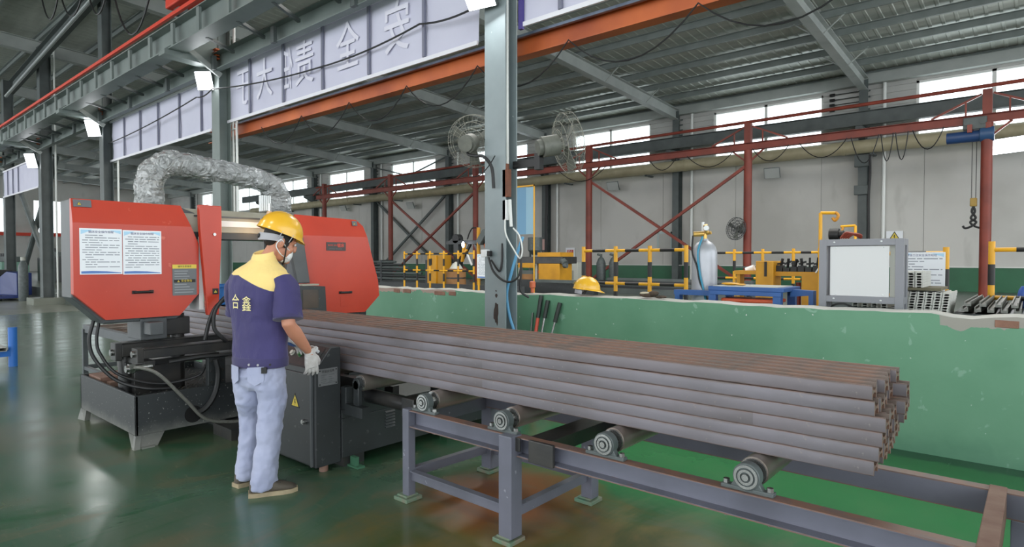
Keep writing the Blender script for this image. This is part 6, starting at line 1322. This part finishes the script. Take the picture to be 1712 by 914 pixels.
# notice board on the fence
nb_ = thing('notice_board', 'white printed notice board on the fence behind the profiles', 'notice board', (-1.09, 7.44, ZF)); sh_ = poster(nb_, 'notice_sheet', (-1.12, 7.45, 1.06), (1, 0, 0), (0, 0, 1), 0.40, 0.44, '焊接工位安全操作规程', 15, None, tsize=0.026, n_lines=12)
nb2 = thing('notice_board', 'white and blue notice board on the far fence by the cardboard drum', 'notice board', (-11.0, 11.6, ZF)); poster(nb2, 'notice_sheet', (-11.2, 11.62, 0.93), (1, 0, 0), (0, 0, 1), 0.48, 0.63, '安全操作规程', 25, None)
MB().bar((-11.2, 11.65, 1.0), (-10.7, 11.65, 1.0), 0.03, 0.03).bar((-11.18, 11.66, ZF), (-11.18, 11.66, 1.55), 0.04, 0.04).build('stand', M_FY, nb2, smooth=0)
# hooked yellow poles, motor lying on its machine
for (xa, y, h, xl, lb) in ((-2.51, 10, 2.12, 0.2, 'tall yellow hooked pole beside the framed panel'), (-2.86, 14, 2.11, -0.27, 'yellow hooked pole behind the motor')):
    p = thing('hook_pole', lb, 'pole', (xa, y, ZF)); MB().cyl((xa, y, ZF), (xa, y, h), 0.026, 10).cyl((xa, y, h), (xa + xl, y, h - 0.01), 0.024, 10).build('pole', M_FY, p)
    MB().tube(spline([(xa + xl, y, h), (xa + xl + 0.04, y, h - 0.05), (xa + xl, y, h - 0.12), (xa + xl - 0.04, y, h - 0.08)], 4), 0.022, 8).build('hook', mat('orange_hook', '#c98a2c', 0.5), p)
mt_ = thing('motor_bench', 'dark machine with a black motor and red hoses on top behind the panel', 'machine', (-2.2, 10.2, ZF))
MB().box(-2.43, -1.95, 10.0, 10.5, ZF, 1.72).build('cabinet', M_DARKCOL, mt_, smooth=0, bevel=0.01); MB().cyl((-2.43, 10.2, 1.8), (-2.3, 10.2, 1.8), 0.09, 16).cyl((-2.3, 10.2, 1.8), (-2.24, 10.2, 1.8), 0.06, 12).build('motor', M_BLACK, mt_)
for k in range(4): MB().tube(spline([(-2.26 + k * 0.03, 10.12, 1.74), (-2.18 + k * 0.03, 10.1, 1.82 - k * 0.008), (-2.06 + k * 0.02, 10.12, 1.78), (-2.0, 10.15, 1.74)], 5), 0.018, 6).build('red_hose', M_RED, mt_)
# yellow welding bench behind the blue bench
wb_ = thing('welding_bench', 'yellow welding bench with black grippers behind the blue bench', 'machine', (-3.1, 10.4, ZF))
MB().box(-3.53, -3.25, 10.2, 10.6, ZF, 1.40).build('yellow_cabinet', M_MYEL, wb_, bevel=0.01); MB().box(-3.39, -3.35, 10.19, 10.2, 1.15, 1.39).build('slot', M_INK, wb_, smooth=0)
MB().box(-3.9, -3.53, 10.25, 10.55, 1.18, 1.24).box(-3.25, -2.55, 10.3, 10.6, 1.16, 1.23).build('bench_beam', M_MYEL, wb_, smooth=0); MB().box(-2.85, -2.6, 10.3, 10.6, ZF, 1.16).build('leg', M_MYEL, wb_, smooth=0); MB().box(-3.88, -3.82, 10.3, 10.5, ZF, 1.18).build('leg', M_MYEL, wb_, smooth=0)
rk_ = random.Random(6)
for k in range(7):
    x = -3.2 + k * 0.11; m = MB().box(x - 0.045, x + 0.045, 10.32, 10.48, 1.23, 1.29 + rk_.uniform(0, .05)).bar((x, 10.4, 1.29), (x + rk_.uniform(-.06, .06), 10.38, 1.42 + rk_.uniform(0, .04)), 0.03, 0.03).bar((x - 0.05, 10.4, 1.35), (x + 0.06, 10.4, 1.38 + rk_.uniform(-.03, .03)), 0.025, 0.03)
    m.build('gripper', M_BLACK, wb_, smooth=0)
MB().bar((-2.62, 10.2, 1.22), (-2.5, 10.2, 1.42), 0.03, 0.02).build('white_lever', M_WHITE, wb_, smooth=0); MB().cyl((-3.75, 10.4, 1.24), (-3.62, 10.4, 1.24 + 0.05), 0.05, 12).build('white_roll', M_WHITE, wb_)
for x in (-2.98, -2.88): MB().cyl((x, 10.6, ZF), (x, 10.6, 1.05), 0.04, 12).build('red_bottle', M_RED, wb_)
# far left: pipe rack, welding robot, yellow control box, cardboard drum
pr_ = thing('pipe_rack', 'rack of dark pipes far behind the saw and the fence', 'rack', (-17, 14.2, ZF))
for x in (-18.4, -15.9): MB().box(x - 0.05, x + 0.05, 14.0, 14.5, ZF, 1.4).build('rack_post', M_BLK, pr_, smooth=0)
for k in range(9):
    z = ZF + 0.08 + k * 0.1; MB().cyl((-19.2 + 0.1 * (k % 3), 14.05, z), (-14.8 - 0.35 * k * (k > 3), 14.05, z), 0.045, 10).build('pipe', M_BLK if k % 2 else M_DARKCOL, pr_)
yc = thing('control_box', 'yellow control box standing in the far fence', 'cabinet', (-14.0, 12.9, ZF)); MB().box(-14.38, -13.98, 12.7, 13.1, ZF + 0.15, 1.55).build('yellow_case', M_MYEL, yc, bevel=0.01); MB().box(-13.98, -13.72, 12.75, 13.1, ZF + 0.15, 1.55).build('side_case', mat('ochre_side', '#b5821c', 0.5), yc, bevel=0.01); MB().box(-14.3, -14.16, 12.69, 12.7, 1.25, 1.45).build('dark_window', M_INK, yc, smooth=0); MB().box(-14.36, -14.2, 12.65, 12.7, ZF, ZF + 0.15).build('foot', M_MYEL, yc, smooth=0)
rb_ = thing('welding_robot', 'dark welding robot frame with a bright arc far behind the fence', 'machine', (-13.1, 13.2, ZF))
MB().box(-13.95, -12.3, 13.1, 13.3, 1.88, 1.99).build('cross_beam', M_BLK, rb_, smooth=0); MB().box(-13.62, -13.42, 13.1, 13.3, ZF, 1.88).build('column', M_BLK, rb_, smooth=0)
for a, b in (((-13.5, 13.2, 1.2), (-13.0, 13.2, 1.88)), ((-12.4, 13.2, 1.2), (-12.8, 13.2, 1.88)), ((-13.9, 13.2, 1.95), (-13.6, 13.2, 2.1)), ((-13.3, 13.2, 1.95), (-13.55, 13.2, 2.1))): MB().bar(a, b, 0.07, 0.07).build('strut', M_BLK, rb_, smooth=0)
MB().cyl((-13.55, 13.1, 2.05), (-13.55, 13.3, 2.05), 0.14, 16).build('motor', M_BLACK, rb_); MB().cyl((-12.62, 13.15, ZF), (-12.62, 13.15, 2.36), 0.055, 12).build('yellow_mast', M_MYEL, rb_)
MB().tube(spline([(-12.62, 13.15, 2.34), (-12.85, 13.15, 2.36), (-13.0, 13.15, 2.2), (-13.08, 13.15, 2.02)], 6), 0.02, 8).build('torch_hose', M_BLACK, rb_)
MB().bar((-13.1, 13.05, 1.9), (-13.2, 13.05, 1.35), 0.08, 0.06).bar((-13.0, 13.05, 1.7), (-13.35, 13.05, 1.5), 0.06, 0.06).build('yellow_arm', M_MYEL, rb_, smooth=0); MB().ell((-13.06, 12.95, 1.86), (0.05, 0.04, 0.09), None, 10, 8).build('arc_glow', mat('welding_arc', '#ffffff', 0.4, emit='#eaf0ff', estr=12), rb_); MB().bar((-12.95, 13.0, 1.6), (-12.75, 13.0, 1.25), 0.04, 0.04).build('white_lever', M_WHITE, rb_, smooth=0)
MB().bar((-12.5, 13.1, 1.9), (-12.2, 13.1, 2.25), 0.25, 0.2).bar((-12.3, 13.1, 2.2), (-12.1, 13.1, 1.6), 0.1, 0.1).build('wire_feeder', M_DARKCOL, rb_, smooth=0, bevel=0.02); MB().cyl((-12.2, 13.1, 1.85), (-12.2, 13.3, 1.85), 0.16, 16).build('orange_reel', mat('orange_reel', '#b5602c', 0.5), rb_)
cdm = thing('cardboard_drum', 'brown cardboard wire drum behind the far fence', 'drum', (-13.0, 12.6, ZF)); MB().cyl((-13.0, 12.6, ZF + 0.05), (-13.0, 12.6, 1.15), 0.29, 24).build('drum', M_CARD, cdm); MB().cyl((-13.0, 12.6, 0.86), (-13.0, 12.6, 0.9), 0.295, 24).cyl((-13.0, 12.6, ZF), (-13.0, 12.6, ZF + 0.05), 0.3, 24).build('band', M_BLK, cdm); MB().lathe([(0.2, 0), (0.12, 0.12), (0.03, 0.2)], (-13.0, 12.6, 1.15), n=18).build('clear_cone', M_GREYP, cdm)
lowb = thing('low_platform', 'low black platform with machine parts behind the far fence', 'platform', (-13, 12.3, ZF)); MB().box(-16.0, -10.0, 12.12, 12.2, ZF, 0.72).build('skirt', M_BLK, lowb, smooth=0)
# machine with barrel right of the parapet column
bmx = thing('barrel_machine', 'yellow and dark machine with a cardboard barrel right of the parapet column', 'machine', (-11, 14.2, ZF))
MB().box(-10.95, -10.2, 13.9, 14.5, ZF + 0.35, 1.30).build('yellow_base', M_MYEL, bmx, bevel=0.01); MB().box(-11.75, -10.1, 13.9, 14.6, 1.30, 1.50).build('dark_table', M_BLK2, bmx, smooth=0, bevel=0.01); MB().box(-10.95, -10.15, 13.85, 14.5, 1.5, 1.62).build('yellow_rim', M_MYEL, bmx, smooth=0); MB().box(-11.7, -11.1, 13.88, 13.9, 1.18, 1.32).build('yellow_panel', M_MYEL, bmx, smooth=0)
for x in (-11.72, -11.08): MB().box(x - 0.03, x + 0.03, 13.95, 14.1, ZF, 1.3).build('leg', M_GREYP, bmx, smooth=0)
MB().cyl((-10.2, 14.0, 1.42), (-10.0, 13.9, 1.3), 0.09, 14).cyl((-10.05, 13.9, 1.25), (-9.95, 13.9, 1.25), 0.07, 12).build('motor', M_BEAR, bmx); MB().box(-11.05, -10.95, 14.0, 14.1, 1.02, 1.1).build('red_block', M_REDP, bmx, smooth=0); MB().cyl((-11.42, 14.0, ZF + 0.1), (-11.42, 14.0, 1.0), 0.24, 20).build('cardboard_barrel', M_CARD, bmx)
MB().cyl((-11.42, 14.0, 1.0), (-11.42, 14.0, 1.1), 0.245, 20).build('barrel_lid', M_DARKCOL, bmx)
MB().box(-11.9, -8.8, 13.5, 13.7, ZF, 0.85).build('low_bed', M_BLK, bmx, smooth=0); MB().box(-10.5, -8.6, 13.1, 13.2, 0.8, 0.88).build('low_bed', M_DARKCOL, bmx, smooth=0)
hp = thing('hopper', 'grey round hopper on legs behind the barrel machine', 'hopper', (-12.75, 16, ZF)); MB().cyl((-12.75, 16, 1.72), (-12.75, 16, 2.15), 0.24, 20).lathe([(0.24, 0), (0.1, -0.15)], (-12.75, 16, 1.72), n=20).build('drum', M_BEAR, hp)
for s in (-1, 1): MB().bar((-12.75 + s * 0.2, 16, 1.75), (-12.75 + s * 0.26, 16, ZF), 0.05, 0.05).build('leg', M_DARKCOL, hp, smooth=0)
ch_ = thing('pale_cabinet', 'pale grey cooling cabinet standing left of the first red post', 'cabinet', (-11.9, 17, ZF)); MB().box(-12.2, -11.6, 16.8, 17.3, ZF, 1.32).build('case', M_GREYP, ch_, bevel=0.015); MB().box(-12.1, -11.75, 16.79, 16.8, 0.75, 1.05).build('grille', mat('grille_grey', '#8d9088', 0.6), ch_, smooth=0); MB().box(-12.0, -11.9, 16.785, 16.8, 1.15, 1.22).build('display', M_INK, ch_, smooth=0)
for i, x in enumerate((-11.45, -10.95)):
    g2 = thing('gas_cylinder', ('left' if i == 0 else 'right') + ' grey gas cylinder of the pair behind the fence and red post', 'gas bottle', (x, 18, ZF)); MB().lathe([(0.15, 0), (0.16, 0.03), (0.16, 0.85), (0.1, 1.0), (0.04, 1.05)], (x, 18, ZF), n=18).build('cylinder', M_BEAR, g2); MB().cyl((x, 18, 1.48), (x, 18, 1.6), 0.04, 10).cyl((x, 18, 1.56), (x - 0.12, 17.95, 1.6), 0.04, 8).build('valve', M_DARKCOL, g2)
st_ = thing('dark_stock', 'pile of dark steel stock behind the first fence panel', 'steel stock', (-9, 15, ZF))
for k in range(5): MB().box(-10.4 + 0.2 * k, -5.6 + 0.05 * k, 15 + 0.1 * k, 15.1 + 0.1 * k, ZF + 0.0, ZF + 0.16 + 0.07 * k).build('flat_bar', M_BLK if k % 2 else M_DARKCOL, st_, smooth=0)
for i, z in enumerate((1.17, 0.72)):
    tag(MB().box(-7.05, -6.2, 18.5, 18.62, z, z + 0.04).build('grey_arm', M_BEAR, loc=(-7, 18.5, z), smooth=0) , ('upper' if i == 0 else 'lower') + ' grey arm sticking out by the far wall column', 'arm')
MB().box(-6.3, -6.2, 18.5, 18.62, ZF, 1.2).build('post', M_BEAR, bpy.data.objects['grey_arm'], smooth=0)
# ================================================================ FAR LEFT OF THE AISLE
we_ = thing('welding_machine', 'blue and black wheeled welding machine beside the tall gas cylinder at far left', 'welding machine', (-27.6, 4.9, 0))
MB().prism([(-27.9, 4.55, 0.18), (-26.6, 4.9, 0.18), (-26.6, 4.9, 0.95), (-27.2, 4.72, 1.0), (-27.9, 4.55, 0.7)], (-0.15, 0.45, 0)).build('blue_case', mat('welder_blue', '#22346f', 0.4), we_, smooth=0, bevel=0.02); MB().box(-28.7, -27.9, 4.4, 5.0, 0.18, 1.05).build('black_front', M_BLACK, we_, bevel=0.02); MB().box(-28.6, -28.35, 4.38, 4.4, 0.3, 1.0).build('grey_panel', M_GREYP, we_, smooth=0)
MB().box(-28.8, -26.5, 4.4, 5.1, 0.1, 0.18).build('trolley', mat('welder_blue', '#22346f', 0.4), we_, smooth=0)
for x in (-28.6, -26.7): MB().cyl((x, 4.42, 0.1), (x, 4.5, 0.1), 0.1, 14).build('wheel', M_BLACK, we_)
gc = thing('gas_cylinder', 'tall grey gas cylinder standing by the plinth column', 'gas bottle', (-26.2, 5.0, 0)); MB().lathe([(0.13, 0), (0.14, 0.04), (0.14, 1.15), (0.1, 1.3), (0.05, 1.38)], (-26.2, 5.0, 0), n=18).build('cylinder', M_BEAR, gc); MB().cyl((-26.2, 5.0, 1.38), (-26.2, 5.0, 1.5), 0.07, 12).build('valve', M_GREYP, gc)
for i, (x, y, w, h, mt2, lb) in enumerate(((-33, 7.6, 3.0, 1.5, M_BLK, 'dark machine between the crossed braces at far left'), (-30, 9.5, 2.4, 1.6, M_BLK2, 'black cabinet far behind the plinth column'), (-36, 6.4, 2.2, 1.3, mat('machine_mint', '#7fae9a', 0.5), 'mint green machine at the far left edge'))):
    t = thing('distant_machine', lb, 'machine', (x, y, 0)); MB().box(x - w / 2, x + w / 2, y - 0.5, y + 0.5, 0.0 if y < 5.4 else ZF - 0.3, h).build('base', mt2, t, smooth=0, bevel=0.03); MB().box(x - w / 3, x + w / 4, y - 0.3, y + 0.3, h, h + 0.25).build('upper_case', M_DARKCOL, t, smooth=0, bevel=0.03)
    for k in range(3): MB().cyl((x - 0.6 + k * 0.4, y - 0.2, h + 0.25), (x - 0.6 + k * 0.4, y - 0.2, h + 0.4), 0.06, 10).build('knob', M_BLK, t)
# blue pipe stand with a grey square tube at the left edge
bst = thing('pipe_stand', 'blue pipe stand holding a grey square tube at the left edge', 'stand', (-10.4, 1.85, 0))
MB().cyl((-10.4, 1.86, 0), (-10.4, 1.86, 0.52), 0.05, 14).build('post', mat('bright_blue_paint', '#2a68b8', 0.4), bst); MB().box(-10.44, -10.36, 0.9, 1.84, 0.14, 0.22).build('arm', MATS['bright_blue_paint'], bst, smooth=0); MB().cyl((-10.4, 0.9, 0), (-10.4, 0.9, 0.52), 0.05, 14).build('post', MATS['bright_blue_paint'], bst)
sq = MB(); 
for (a, b, c_, d_) in ((1.68, 1.78, 0.22, 0.225), (1.68, 1.78, 0.265, 0.27), (1.68, 1.685, 0.22, 0.27), (1.775, 1.78, 0.22, 0.27)): sq.box(-13.0, -10.28, a, b, c_, d_)
tag(sq.build('square_tube', M_ALU, loc=(-10.3, 1.7, 0.22), smooth=0), 'grey square steel tube resting on the blue pipe stand', 'tube')
bk2 = thing('blue_cabinet', 'dull blue cabinet at the far left edge above the machines', 'cabinet', (-34, 5.0, 0)); MB().box(-34.6, -33.2, 4.0, 4.9, 0, 2.6).build('case', mat('dull_blue', '#3f6480', 0.5), bk2, smooth=0, bevel=0.02); MB().box(-33.2, -33.18, 4.1, 4.8, 0.2, 2.4).build('door', mat('dull_blue2', '#36566e', 0.5), bk2, smooth=0)
